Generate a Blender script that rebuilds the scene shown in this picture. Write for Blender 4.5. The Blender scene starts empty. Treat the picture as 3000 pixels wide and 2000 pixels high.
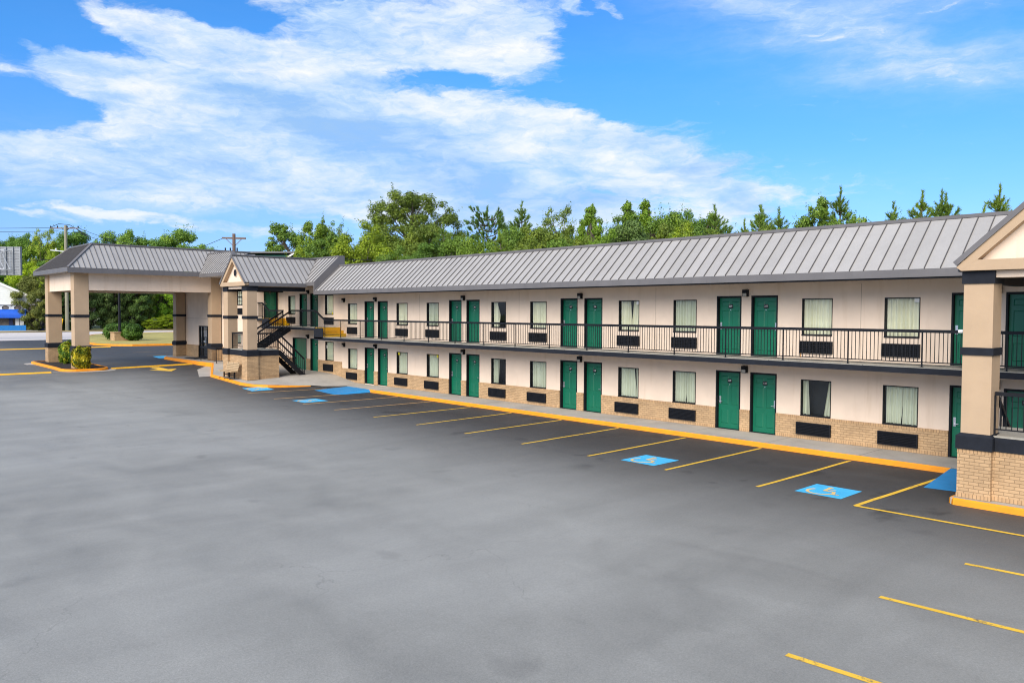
import bpy, bmesh, math, random
import numpy as np
from mathutils import Vector, Matrix
R = math.radians
random.seed(7)
sc = bpy.context.scene
COL = sc.collection
PI = math.pi

# ------------------------------------------------------------------ node helpers
def new_mat(name):
    m = bpy.data.materials.new(name); m.use_nodes = True
    nt = m.node_tree
    for n in list(nt.nodes): nt.nodes.remove(n)
    out = nt.nodes.new('ShaderNodeOutputMaterial')
    b = nt.nodes.new('ShaderNodeBsdfPrincipled')
    nt.links.new(b.outputs[0], out.inputs[0])
    return m, nt, b, out
def nd(nt, typ, **kw):
    n = nt.nodes.new(typ)
    for k, v in kw.items():
        if k.startswith('i_'):
            key = k[2:]
            key = int(key) if key.isdigit() else key.replace('_', ' ')
            n.inputs[key].default_value = v
        else: setattr(n, k, v)
    return n
def c4(c): return (c[0], c[1], c[2], 1.0)
def pos_node(nt, scale=(1, 1, 1)):
    g = nd(nt, 'ShaderNodeNewGeometry')
    mp = nd(nt, 'ShaderNodeMapping'); mp.inputs['Scale'].default_value = scale
    nt.links.new(g.outputs['Position'], mp.inputs['Vector'])
    return mp.outputs[0]
def noise(nt, vec, scale, detail=4, rough=.55, dist=0):
    n = nd(nt, 'ShaderNodeTexNoise'); n.inputs['Scale'].default_value = scale
    n.inputs['Detail'].default_value = detail; n.inputs['Roughness'].default_value = rough
    n.inputs['Distortion'].default_value = dist
    if vec is not None: nt.links.new(vec, n.inputs['Vector'])
    return n.outputs['Fac']
def ramp(nt, fac, stops, interp='LINEAR'):
    r = nd(nt, 'ShaderNodeValToRGB'); r.color_ramp.interpolation = interp
    el = r.color_ramp.elements
    while len(el) < len(stops): el.new(.5)
    for e, (p, c) in zip(el, stops):
        e.position = p; e.color = c4(c) if not isinstance(c, (int, float)) else (c, c, c, 1)
    nt.links.new(fac, r.inputs[0]); return r.outputs[0]
def math_(nt, op, a, b=None, c=None, clamp=False):
    n = nd(nt, 'ShaderNodeMath', operation=op); n.use_clamp = clamp
    for i, v in enumerate((a, b, c)):
        if v is None: continue
        if isinstance(v, (int, float)): n.inputs[i].default_value = v
        else: nt.links.new(v, n.inputs[i])
    return n.outputs[0]
def mixc(nt, fac, a, b, blend='MIX'):
    n = nd(nt, 'ShaderNodeMix', data_type='RGBA', blend_type=blend)
    for i, v in ((0, fac), (6, a), (7, b)):
        if isinstance(v, (int, float)): n.inputs[i].default_value = v
        elif isinstance(v, tuple): n.inputs[i].default_value = c4(v)
        else: nt.links.new(v, n.inputs[i])
    return n.outputs[2]
def maprange(nt, v, a, b, c=0., d=1., smooth=False):
    n = nd(nt, 'ShaderNodeMapRange')
    if smooth: n.interpolation_type = 'SMOOTHSTEP'
    nt.links.new(v, n.inputs[0])
    for i, x in zip((1, 2, 3, 4), (a, b, c, d)): n.inputs[i].default_value = x
    return n.outputs[0]
def bump(nt, b, h, strength=.3, dist=.01):
    n = nd(nt, 'ShaderNodeBump'); n.inputs['Strength'].default_value = strength; n.inputs['Distance'].default_value = dist
    nt.links.new(h, n.inputs['Height']); nt.links.new(n.outputs[0], b.inputs['Normal'])

def M_plain(name, col, rough=.6, var=.12, scale=3., metal=0, bumpy=0, bscale=60, spec=.4, stain=None, sscale=(1, 1, 1)):
    """painted / plastered surface: base colour with mottling and a fine grain"""
    m, nt, b, o = new_mat(name)
    p = pos_node(nt, sscale)
    f = noise(nt, p, scale, 6, .6)
    lo = tuple(x * (1 - var) for x in col); hi = tuple(min(1, x * (1 + var)) for x in col)
    c = ramp(nt, f, [(.3, lo), (.7, hi)])
    if stain:
        f2 = noise(nt, pos_node(nt, (1.2, 1.2, .12)), 2.2, 5, .65)
        c = mixc(nt, maprange(nt, f2, .55, .78), c, stain)
    nt.links.new(c, b.inputs['Base Color'])
    b.inputs['Roughness'].default_value = rough; b.inputs['Metallic'].default_value = metal
    b.inputs['Specular IOR Level'].default_value = spec
    if bumpy: bump(nt, b, noise(nt, pos_node(nt), bscale, 3, .6), bumpy, .008)
    return m

def M_brick(name, col, mortar, w=.2, h=.076, rowlock=False):
    m, nt, b, o = new_mat(name)
    g = nd(nt, 'ShaderNodeNewGeometry'); s = nd(nt, 'ShaderNodeSeparateXYZ')
    nt.links.new(g.outputs['Position'], s.inputs[0])
    u = math_(nt, 'ADD', s.outputs[0], s.outputs[1])
    cb = nd(nt, 'ShaderNodeCombineXYZ'); nt.links.new(u, cb.inputs[0]); nt.links.new(s.outputs[2], cb.inputs[1])
    br = nd(nt, 'ShaderNodeTexBrick'); nt.links.new(cb.outputs[0], br.inputs['Vector'])
    br.inputs['Scale'].default_value = 1; br.inputs['Brick Width'].default_value = w; br.inputs['Row Height'].default_value = h
    br.inputs['Mortar Size'].default_value = .007; br.inputs['Mortar Smooth'].default_value = .4
    br.offset = 0. if rowlock else .5
    br.inputs['Color1'].default_value = c4(tuple(x * .88 for x in col)); br.inputs['Color2'].default_value = c4(tuple(x * 1.1 for x in col))
    br.inputs['Mortar'].default_value = c4(mortar)
    f = noise(nt, pos_node(nt), 1.3, 5, .6)
    c = mixc(nt, 1, br.outputs['Color'], ramp(nt, f, [(.3, .82), (.7, 1.12)]), 'MULTIPLY')
    nt.links.new(c, b.inputs['Base Color']); b.inputs['Roughness'].default_value = .75
    h_ = math_(nt, 'SUBTRACT', 1, br.outputs['Fac'])
    h2 = math_(nt, 'ADD', h_, math_(nt, 'MULTIPLY', noise(nt, pos_node(nt), 40, 3), .25))
    bump(nt, b, h2, .8, .012)
    return m

def M_glass(name, tint=(.02, .025, .03), alpha=.32):
    """single pane: mostly see-through, Fresnel mirror"""
    m, nt, b, o = new_mat(name); nt.nodes.remove(b)
    tr = nd(nt, 'ShaderNodeBsdfTransparent'); tr.inputs[0].default_value = (.93, .96, .93, 1)
    gl = nd(nt, 'ShaderNodeBsdfGlossy'); gl.inputs['Roughness'].default_value = .02; gl.inputs['Color'].default_value = (.9, .95, 1, 1)
    fr = nd(nt, 'ShaderNodeFresnel'); fr.inputs[0].default_value = 1.5
    mx = nd(nt, 'ShaderNodeMixShader')
    nt.links.new(math_(nt, 'MULTIPLY', fr.outputs[0], 1.3, clamp=True), mx.inputs[0])
    nt.links.new(tr.outputs[0], mx.inputs[1]); nt.links.new(gl.outputs[0], mx.inputs[2]); nt.links.new(mx.outputs[0], o.inputs[0])
    return m

def M_paint_line(name, col, under, wear=.62):
    m, nt, b, o = new_mat(name)
    f = noise(nt, pos_node(nt), 9, 8, .7)
    f2 = noise(nt, pos_node(nt), 1.1, 3, .5)
    w = math_(nt, 'ADD', math_(nt, 'MULTIPLY', f, .7), math_(nt, 'MULTIPLY', f2, .3))
    c = mixc(nt, maprange(nt, w, wear, wear + .08), tuple(col), under)
    c = mixc(nt, .5, c, ramp(nt, noise(nt, pos_node(nt), 3, 4), [(.3, .75), (.7, 1.1)]), 'MULTIPLY')
    nt.links.new(c, b.inputs['Base Color']); b.inputs['Roughness'].default_value = .65
    return m

MAT = {}
MAT['stucco'] = M_plain('cream_stucco', (.70, .572, .46), .85, .05, 1.4, bumpy=.25, bscale=90, stain=(.62, .485, .365))
MAT['tan'] = M_plain('tan_stucco', (.42, .305, .20), .85, .06, 1.6, bumpy=.3, bscale=80, stain=(.435, .315, .20))
MAT['brick'] = M_brick('tan_brick', (.46, .305, .165), (.31, .20, .105))
MAT['rowlock'] = M_brick('tan_brick_on_end', (.455, .29, .15), (.25, .16, .085), .076, .2, True)
MAT['black'] = M_plain('black_trim_paint', (.009, .010, .014), .55, .25, 3, bumpy=.06, spec=.2)
MAT['bandblack'] = M_plain('charcoal_stucco_band', (.012, .0145, .021), .75, .2, 4, bumpy=.3, spec=.2)
MAT['rail'] = M_plain('black_railing_paint', (.008, .009, .012), .5, .3, 5, spec=.22)
MAT['fascia'] = M_plain('grey_fascia_metal', (.125, .12, .124), .5, .1, 1.2, stain=(.105, .10, .105))
MAT['seam'] = M_plain('seam_metal_painted_shade', (.085, .08, .08), .5, .2, 5)  # shaded sides of the ribs put into the colour, darker than the roof panels
MAT['soffit'] = M_plain('tan_soffit', (.36, .28, .215), .85, .06, 1.2)
MAT['soffitpale'] = M_plain('pale_grey_soffit', (.42, .40, .39), .8, .06, 1.2)
MAT['flatroof'] = M_plain('grey_flat_roof', (.25, .25, .25), .9, .1, .6)
MAT['green'] = M_plain('green_door_paint', (.003, .125, .066), .38, .06, 2, spec=.5)
MAT['curtain'] = M_plain('cream_curtain_cloth', (.84, .82, .68), .9, .05, 4)
MAT['curtainsage'] = M_plain('sage_curtain_cloth', (.66, .68, .57), .9, .05, 4)
MAT['rust'] = M_plain('rust_streak', (.50, .25, .07), .9, .3, 20)
MAT['glass'] = M_glass('window_glass')
MAT['chrome'] = M_plain('brushed_steel', (.75, .75, .76), .3, .05, 9, metal=.9)
MAT['plate'] = M_plain('black_number_plate', (.008, .008, .01), .4, .1, 9)
MAT['white'] = M_plain('white_plastic', (.78, .78, .76), .5, .04, 5)
MAT['sticker'] = M_plain('yellow_sticker', (.75, .66, .02), .5, .05, 5)
MAT['grille'] = M_plain('charcoal_grille', (.012, .014, .019), .5, .2, 8, spec=.25)
MAT['dark'] = M_plain('dark_room', (.02, .024, .032), .8, .2, 1)
MAT['lampglass'] = M_plain('frosted_lamp_glass', (.42, .40, .35), .3, .1, 9)
MAT['benchpaint'] = M_plain('cream_bench_slats', (.42, .30, .17), .5, .08, 5)
MAT['steelwhite'] = M_plain('galvanised_steel', (.48, .51, .55), .5, .1, 6)
MAT['bbgrey'] = M_plain('billboard_back_metal', (.25, .27, .29), .5, .15, 4)
MAT['wood'] = M_plain('weathered_pole_wood', (.24, .23, .17), .85, .2, 4, sscale=(4, 4, .3))
MAT['woodbrown'] = M_plain('brown_pole_wood', (.15, .10, .075), .85, .2, 4)
MAT['siding'] = M_plain('white_lap_siding', (.72, .74, .70), .7, .04, 2)
MAT['awning'] = M_plain('blue_awning_cloth', (.01, .10, .55), .6, .1, 2)
MAT['bluewall'] = M_plain('blue_painted_block', (.01, .16, .46), .7, .15, 4)
MAT['navy'] = M_plain('navy_paint', (.02, .03, .09), .6, .1, 3)
MAT['shopbrick'] = M_plain('old_brown_brick', (.20, .17, .14), .85, .35, 3)
MAT['mulch'] = M_plain('dark_mulch', (.022, .015, .012), .95, .6, 14, bumpy=.9, bscale=25)
MAT['grass'] = M_plain('dry_lawn_grass', (.36, .305, .09), .95, .28, .35, bumpy=.5, bscale=30, stain=(.17, .20, .05))
MAT['verge'] = M_plain('verge_dry_grass', (.34, .26, .11), .95, .3, .5, bumpy=.5, bscale=20)
MAT['ground'] = M_plain('rough_ground_grass', (.10, .12, .035), .95, .4, .08)
MAT['roadconc'] = M_plain('pale_concrete_road', (.56, .51, .475), .85, .08, .15, sscale=(1, .2, 1))
MAT['roofteal'] = M_plain('teal_fascia', (.04, .20, .15), .6, .1, 2)
MAT['kerbyellow'] = M_paint_line('yellow_kerb_paint', (.80, .285, .005), (.30, .22, .12), .60)
MAT['line'] = M_paint_line('yellow_line_paint', (.78, .47, .035), (.10, .09, .08), .565)
MAT['kerbline'] = M_paint_line('yellow_bump_paint', (.80, .42, .012), (.3, .2, .07), .66)
MAT['oldline'] = M_paint_line('worn_orange_line_paint', (.62, .36, .13), (.08, .075, .07), .57)
MAT['bluepaint'] = M_paint_line('light_blue_pavement_paint', (.05, .44, .76), (.06, .2, .28), .60)
MAT['blueramp'] = M_paint_line('blue_ramp_paint', (.02, .235, .52), (.03, .14, .28), .60)
MAT['symbol'] = M_paint_line('cream_symbol_paint', (.72, .50, .20), (.10, .30, .42), .60)
MAT['stepyellow'] = M_plain('yellow_step_paint', (.80, .46, .004), .55, .06, 3, stain=(.6, .33, .01))
MAT['mat'] = M_plain('black_door_mat', (.012, .012, .012), .95, .2, 20)
MAT['pipe'] = M_plain('cream_pipe_paint', (.62, .53, .42), .5, .05, 4)

def M_roof():
    m, nt, b, o = new_mat('grey_standing_seam_metal')
    p = pos_node(nt)
    f = noise(nt, p, .7, 5, .6); f2 = noise(nt, pos_node(nt, (1, 1, 1)), 7, 4, .6)
    c = ramp(nt, math_(nt, 'ADD', math_(nt, 'MULTIPLY', f, .7), math_(nt, 'MULTIPLY', f2, .3)), [(.3, (.285, .274, .263)), (.7, (.345, .333, .321))])
    g = nd(nt, 'ShaderNodeNewGeometry'); sp_ = nd(nt, 'ShaderNodeSeparateXYZ'); sn = nd(nt, 'ShaderNodeSeparateXYZ'); nt.links.new(g.outputs['Position'], sp_.inputs[0]); nt.links.new(g.outputs['True Normal'], sn.inputs[0])
    k = math_(nt, 'GREATER_THAN', math_(nt, 'ABSOLUTE', sn.outputs[0]), .4)
    along = math_(nt, 'ADD', math_(nt, 'MULTIPLY', sp_.outputs[1], k), math_(nt, 'MULTIPLY', sp_.outputs[0], math_(nt, 'SUBTRACT', 1, k)))
    wn = nd(nt, 'ShaderNodeTexWhiteNoise', noise_dimensions='1D'); nt.links.new(math_(nt, 'FLOOR', math_(nt, 'DIVIDE', math_(nt, 'ADD', along, 41.77), .415)), wn.inputs['W'])
    c = mixc(nt, 1, c, ramp(nt, wn.outputs['Value'], [(0, .94), (1, 1.05)]), 'MULTIPLY')
    nt.links.new(c, b.inputs['Base Color']); b.inputs['Roughness'].default_value = .5; b.inputs['Metallic'].default_value = .0
    b.inputs['Specular IOR Level'].default_value = .5
    bump(nt, b, noise(nt, p, 1.6, 2), .12, .03)
    return m
MAT['roof'] = M_roof()

def M_concrete(name, col):
    m, nt, b, o = new_mat(name)
    f = noise(nt, pos_node(nt), .8, 6, .65); f2 = noise(nt, pos_node(nt), 25, 4, .6)
    c = ramp(nt, f, [(.3, tuple(x * .8 for x in col)), (.5, col), (.75, tuple(x * 1.12 for x in col))])
    c = mixc(nt, .35, c, ramp(nt, f2, [(.3, .75), (.7, 1.15)]), 'MULTIPLY')
    # joints every 1.5 m along x
    s = nd(nt, 'ShaderNodeSeparateXYZ'); g = nd(nt, 'ShaderNodeNewGeometry'); nt.links.new(g.outputs['Position'], s.inputs[0])
    fr = math_(nt, 'FRACT', math_(nt, 'DIVIDE', math_(nt, 'ADD', s.outputs[0], 200.35), 3.0))
    j = math_(nt, 'LESS_THAN', math_(nt, 'ABSOLUTE', math_(nt, 'SUBTRACT', fr, .5)), .0035)
    c = mixc(nt, j, c, tuple(x * .35 for x in col))
    nt.links.new(c, b.inputs['Base Color']); b.inputs['Roughness'].default_value = .85
    bump(nt, b, f2, .15, .006)
    return m
MAT['concrete'] = M_concrete('worn_concrete', (.37, .345, .305))
MAT['slabconc'] = M_concrete('walkway_concrete', (.36, .34, .29))

def M_asphalt():
    """fresh dark sealer in the stalls beside the kerb, traffic-worn grey in the drive lanes"""
    m, nt, b, o = new_mat('parking_lot_asphalt')
    g = nd(nt, 'ShaderNodeNewGeometry'); s = nd(nt, 'ShaderNodeSeparateXYZ'); nt.links.new(g.outputs['Position'], s.inputs[0])
    big = noise(nt, pos_node(nt, (.10, .16, .1)), 1.0, 4, .5, .6)
    mid = noise(nt, pos_node(nt, (.35, .6, .3)), 1.0, 5, .55, .8)
    streak = noise(nt, pos_node(nt, (.9, .22, .3)), 1.0, 5, .6, .3)
    fine = noise(nt, pos_node(nt), 38, 4, .7); grain = noise(nt, pos_node(nt), 130, 2, .6)
    y = math_(nt, 'ADD', s.outputs[1], math_(nt, 'MULTIPLY', math_(nt, 'SUBTRACT', mid, .5), 3.2))
    wear = maprange(nt, y, -4.0, -13.5, 0, 1, True)
    left = maprange(nt, math_(nt, 'ADD', s.outputs[0], math_(nt, 'MULTIPLY', math_(nt, 'SUBTRACT', big, .5), 8)), -58, -44, .38, 1, True)
    wear = math_(nt, 'MULTIPLY', wear, left)
    t = math_(nt, 'ADD', math_(nt, 'MULTIPLY', big, .55), math_(nt, 'MULTIPLY', mid, .45))
    light = ramp(nt, t, [(.29, (.178, .174, .158)), (.43, (.230, .226, .206)), (.56, (.266, .262, .241)), (.72, (.294, .291, .270))])
    dark = ramp(nt, mid, [(.3, (.030, .0285, .028)), (.7, (.050, .048, .047))])
    c = mixc(nt, wear, dark, light)
    c = mixc(nt, .35, c, ramp(nt, streak, [(.3, .72), (.7, 1.2)]), 'MULTIPLY')
    c = mixc(nt, .55, c, ramp(nt, fine, [(.25, .62), (.75, 1.32)]), 'MULTIPLY')
    c = mixc(nt, .5, c, ramp(nt, grain, [(.25, .6), (.75, 1.35)]), 'MULTIPLY')
    # oil drips in the stalls
    drip = math_(nt, 'MULTIPLY', maprange(nt, noise(nt, pos_node(nt, (.75, .5, 1)), 1.3, 3, .6), .60, .72), maprange(nt, s.outputs[1], -9, -7.5, 0, 1))
    c = mixc(nt, math_(nt, 'MULTIPLY', drip, .6), c, (.014, .013, .013))
    # a few small dark oil spots and hairline cracks
    oil = maprange(nt, noise(nt, pos_node(nt, (.8, .8, 1)), 1.0, 2, .4), .70, .80)
    c = mixc(nt, math_(nt, 'MULTIPLY', oil, .35), c, (.05, .048, .046))
    vo = nd(nt, 'ShaderNodeTexVoronoi', feature='DISTANCE_TO_EDGE'); vo.inputs['Scale'].default_value = .16
    wv = nd(nt, 'ShaderNodeVectorMath', operation='ADD'); nt.links.new(pos_node(nt), wv.inputs[0])
    nn = nd(nt, 'ShaderNodeTexNoise'); nn.inputs['Scale'].default_value = .9; nn.inputs['Detail'].default_value = 5
    nt.links.new(pos_node(nt), nn.inputs['Vector']); sc_ = nd(nt, 'ShaderNodeVectorMath', operation='SCALE'); sc_.inputs['Scale'].default_value = 2.2
    nt.links.new(nn.outputs['Color'], sc_.inputs[0]); nt.links.new(sc_.outputs[0], wv.inputs[1]); nt.links.new(wv.outputs[0], vo.inputs['Vector'])
    crack = math_(nt, 'MULTIPLY', math_(nt, 'LESS_THAN', vo.outputs['Distance'], .0016), maprange(nt, big, .5, .6))
    c = mixc(nt, math_(nt, 'MULTIPLY', crack, .22), c, (.03, .03, .03))
    nt.links.new(c, b.inputs['Base Color'])
    nt.links.new(maprange(nt, mid, .3, .7, .62, .78), b.inputs['Roughness']); b.inputs['Specular IOR Level'].default_value = .45
    bump(nt, b, math_(nt, 'ADD', fine, math_(nt, 'MULTIPLY', grain, .6)), .35, .01)
    return m
MAT['asphalt'] = M_asphalt()

def M_leaf(name, col, rough=.55, stops=None):
    m, nt, b, o = new_mat(name)
    at = nd(nt, 'ShaderNodeAttribute', attribute_name='tint')
    oi = nd(nt, 'ShaderNodeObjectInfo')
    lo = tuple(x * .55 for x in col); hi = (min(1, col[0] * 1.75), min(1, col[1] * 1.5), col[2] * 1.25)
    if stops: lo, col, hi = stops
    c = ramp(nt, at.outputs['Fac'], [(.0, lo), (.5, col), (1., hi)])
    c = mixc(nt, 1, c, oi.outputs['Color'], 'MULTIPLY')
    nt.links.new(c, b.inputs['Base Color']); b.inputs['Roughness'].default_value = rough; b.inputs['Specular IOR Level'].default_value = .3
    tl = nd(nt, 'ShaderNodeBsdfTranslucent'); nt.links.new(c, tl.inputs[0])
    mx = nd(nt, 'ShaderNodeMixShader'); mx.inputs[0].default_value = .25
    nt.links.new(b.outputs[0], mx.inputs[1]); nt.links.new(tl.outputs[0], mx.inputs[2]); nt.links.new(mx.outputs[0], o.inputs[0])
    return m
MAT['leaf'] = M_leaf('broadleaf_foliage', (.135, .225, .032))
MAT['needle'] = M_leaf('pine_needles', (.14, .225, .04))
MAT['hedge'] = M_leaf('dark_hedge_foliage', (.065, .115, .030))
MAT['shrub'] = M_leaf('clipped_shrub_foliage', (.065, .145, .016))
MAT['shrubgold'] = M_leaf('golden_shrub_foliage', (.38, .34, .012), stops=((.05, .10, .008), (.36, .33, .012), (.80, .62, .03)))
MAT['shrublime'] = M_leaf('yellow_flecked_foliage', (.2, .3, .02), stops=((.035, .10, .008), (.14, .24, .014), (.62, .56, .04)))
MAT['bark'] = M_plain('grey_brown_bark', (.10, .085, .065), .9, .3, 5, bumpy=.6, bscale=18)

# ------------------------------------------------------------------ mesh helpers
class MB:
    def __init__(s): s.v = []; s.f = []; s.m = []
    def quad(s, a, b, c, d, mi=0):
        n = len(s.v); s.v += [tuple(a), tuple(b), tuple(c), tuple(d)]; s.f.append((n, n + 1, n + 2, n + 3)); s.m.append(mi)
    def poly(s, pts, mi=0):
        n = len(s.v); s.v += [tuple(p) for p in pts]; s.f.append(tuple(range(n, n + len(pts)))); s.m.append(mi)
    def box(s, x0, x1, y0, y1, z0, z1, mi=0):
        n = len(s.v)
        s.v += [(x0, y0, z0), (x1, y0, z0), (x1, y1, z0), (x0, y1, z0), (x0, y0, z1), (x1, y0, z1), (x1, y1, z1), (x0, y1, z1)]
        for f in ((3, 2, 1, 0), (4, 5, 6, 7), (0, 1, 5, 4), (1, 2, 6, 5), (2, 3, 7, 6), (3, 0, 4, 7)):
            s.f.append(tuple(n + i for i in f)); s.m.append(mi)
        return s
    def beam(s, A, B, w, h, mi=0, up=(0, 0, 1)):
        """square bar from A to B, w wide sideways, h deep along up"""
        A = Vector(A); B = Vector(B); d = (B - A).normalized(); u = Vector(up)
        if abs(d.dot(u)) > .98: u = Vector((0, 1, 0))
        sx = d.cross(u).normalized(); uy = sx.cross(d).normalized()
        n = len(s.v)
        for P in (A, B):
            for a, b in ((-1, -1), (1, -1), (1, 1), (-1, 1)):
                s.v.append(tuple(P + sx * (a * w / 2) + uy * (b * h / 2)))
        for f in ((0, 1, 2, 3), (7, 6, 5, 4), (0, 4, 5, 1), (1, 5, 6, 2), (2, 6, 7, 3), (3, 7, 4, 0)):
            s.f.append(tuple(n + i for i in f)); s.m.append(mi)
        return s
    def tube(s, pts, r, seg=8, mi=0, cap=True):
        pts = [Vector(p) for p in pts]; rs = r if isinstance(r, (list, tuple)) else [r] * len(pts)
        n = len(s.v)
        for i, P in enumerate(pts):
            d = (pts[min(i + 1, len(pts) - 1)] - pts[max(i - 1, 0)]).normalized()
            u = Vector((0, 0, 1)) if abs(d.z) < .9 else Vector((0, 1, 0))
            a = d.cross(u).normalized(); b = a.cross(d).normalized()
            for k in range(seg):
                t = 2 * PI * k / seg; s.v.append(tuple(P + (a * math.cos(t) + b * math.sin(t)) * rs[i]))
        for i in range(len(pts) - 1):
            for k in range(seg):
                k2 = (k + 1) % seg
                s.f.append((n + i * seg + k, n + i * seg + k2, n + (i + 1) * seg + k2, n + (i + 1) * seg + k)); s.m.append(mi)
        if cap:
            s.f.append(tuple(n + k for k in range(seg))); s.m.append(mi)
            e = n + (len(pts) - 1) * seg; s.f.append(tuple(e + k for k in reversed(range(seg)))); s.m.append(mi)
        return s
    def prism(s, pts, z0, z1, mi=0, mside=None):
        """pts: ccw xy outline; z0/z1 numbers or functions of (x,y)"""
        f0 = z0 if callable(z0) else (lambda x, y: z0); f1 = z1 if callable(z1) else (lambda x, y: z1)
        n = len(s.v); k = len(pts)
        s.v += [(x, y, f0(x, y)) for x, y in pts] + [(x, y, f1(x, y)) for x, y in pts]
        s.f.append(tuple(n + i for i in reversed(range(k)))); s.m.append(mi)
        s.f.append(tuple(n + k + i for i in range(k))); s.m.append(mi)
        for i in range(k):
            j = (i + 1) % k; s.f.append((n + i, n + j, n + k + j, n + k + i)); s.m.append(mi if mside is None else mside)
        return s
    def build(s, name, mats, parent=None, smooth=False, bevel=0):
        me = bpy.data.meshes.new(name); me.from_pydata(s.v, [], s.f)
        mats = mats if isinstance(mats, (list, tuple)) else [mats]
        for m in mats: me.materials.append(MAT[m] if isinstance(m, str) else m)
        me.polygons.foreach_set('material_index', s.m)
        if smooth: me.polygons.foreach_set('use_smooth', [True] * len(s.f))
        me.update()
        o = bpy.data.objects.new(name, me); COL.objects.link(o)
        if parent: o.parent = parent
        if bevel:
            bm = bmesh.new(); bm.from_mesh(me); bmesh.ops.remove_doubles(bm, verts=bm.verts, dist=1e-5); bm.to_mesh(me); bm.free()
            md = o.modifiers.new('bevel', 'BEVEL'); md.width = bevel; md.segments = 2; md.limit_method = 'ANGLE'; md.angle_limit = R(40)
        return o

def tag(o, label, cat, group=None, kind=None):
    if label: o['label'] = label
    if cat: o['category'] = cat
    if group: o['group'] = group
    if kind: o['kind'] = kind
    return o
def struct(o): o['kind'] = 'structure'; return o
def thing(name, label, cat, loc=(0, 0, 0), rz=0, group=None):
    o = bpy.data.objects.new(name, None); COL.objects.link(o); o.location = loc; o.rotation_euler = (0, 0, rz)
    o.empty_display_size = .2
    return tag(o, label, cat, group)
def dup(o, parent):
    c = o.copy(); COL.objects.link(c); c.parent = parent
    for ch in o.children: dup(ch, c)
    return c
def lerp(a, b, t): return a + (b - a) * t
def pw(x, tab):
    if x <= tab[0][0]: return tab[0][1]
    for (a, u), (b, v) in zip(tab, tab[1:]):
        if x <= b: return u + (v - u) * (x - a) / (b - a)
    return tab[-1][1]

# ------------------------------------------------------------------ terrain
ZG = [(-118, .5), (-62, .52), (-56, .47), (-48, .26), (-43, .06), (-40, -.09), (-36, -.15), (200, -.15)]
def zg(x, y=0): return pw(x, ZG)
ZS = [(-62.5, .74), (-55, .72), (-52, .66), (-47.5, .42), (-42.8, .36), (-40.2, -.02), (-38.5, -.04), (-36.2, 0.), (50, 0.)]
def zs(x, y=0):
    base = pw(x, ZS)
    return base - (.045 * max(0, -2 - y) if -49 < x < -38 else .02 * max(0, -2 - y) if x <= -49 else 0)

def hk(x, y): return .012 + .125 * max(0., min(1., (-2.6 - y) / 2.2)) if x < -39.9 else .008
def zap(x, y):
    t = 1. if x < -40.2 or x > -36.0 else max(0., min(1., (y + 1.5) / 1.2))
    return max(zg(x) + hk(x, y), lerp(zg(x) + .008, zs(x, y), t))
def sheet(name, xs, ys, zf, mat, parent=None):
    m = MB(); n = len(ys)
    m.v = [(x, y, zf(x, y)) for x in xs for y in ys]
    for i in range(len(xs) - 1):
        for j in range(n - 1):
            m.f.append((i * n + j, (i + 1) * n + j, (i + 1) * n + j + 1, i * n + j + 1)); m.m.append(0)
    return m.build(name, mat, parent)
XK = [-118, -62, -56, -48, -43, -40, -36]
struct(sheet('ground', [-900, -400, -200, -160] + XK + [0, 60, 200, 700], [-700, -200, -90, 0, 60, 200, 800], lambda x, y: zg(x) - .03, 'ground'))
lot = struct(sheet('parking_lot', XK + [-25, -15, -8, 0, 30, 60], [-110, -60, -30, -12, -6, 0, 1.2], lambda x, y: zg(x), 'asphalt'))
struct(sheet('driveway', [-152, -118, -85, -62.4], [-40, 0, 40, 90], lambda x, y: zg(x) - .008, 'asphalt'))
struct(sheet('road', [-152, -140, -125, -112], [-300, -100, 0, 20, 60, 150, 400], lambda x, y: zg(x) + .006, 'roadconc'))
struct(sheet('grass_verge', [-158.0, -152], [-300, 0, 400], lambda x, y: zg(x) + .12 - .02 * (x + 158) / 6, 'verge'))

def strip(name, A, B, w, mat, parent, dz=.005, z=None, n=6):
    """painted line on the lot, following the slope"""
    A = Vector((A[0], A[1])); B = Vector((B[0], B[1])); d = (B - A).normalized(); s = Vector((-d.y, d.x)) * (w / 2)
    m = MB(); L = []
    for i in range(n + 1):
        P = A.lerp(B, i / n); wob = random.uniform(-.012, .012)
        for q in (P + s, P - s):
            L.append((q.x + d.y * wob, q.y - d.x * wob, zg(q.x) + dz))
    m.v = L
    for i in range(n): m.f.append((2 * i, 2 * i + 1, 2 * i + 3, 2 * i + 2)); m.m.append(0)
    return m.build(name, mat, parent)

# stall lines beside the motel
for x0, x1, mt in ((-39.3, -38.9, 'oldline'), (-36.3, -35.9, 'oldline'), (-33.35, -33.1, 'oldline'), (-30.5, -30.3, 'oldline'), (-27.35, -27.3, 'line'), (-24.4, -24.6, 'line'), (-21.5, -21.65, 'line'),
                   (-18.55, -18.7, 'line'), (-15.65, -15.72, 'line'), (-12.84, -12.86, 'line'), (-10.04, -10.0, 'line')):
    strip('parking_line', (x0, -7.1), (x1, -1.95 if x1 > -35 else -2.7), .10, mt, lot)
vl = strip('parking_line', (-7.56, -7.22), (-7.30, -1.95), .11, 'line', lot)
strip('parking_line', (-7.56, -7.24), (9, -6.95), .11, 'line', lot, .009, n=10)
strip('parking_line', (-4.50, -9.89), (9, -8.95), .11, 'line', lot, n=10)
strip('parking_line', (-4.84, -12.62), (9, -11.9), .11, 'line', lot, n=10)
strip('parking_line', (-4.80, -15.55), (9, -14.85), .11, 'line', lot, n=10)
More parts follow.
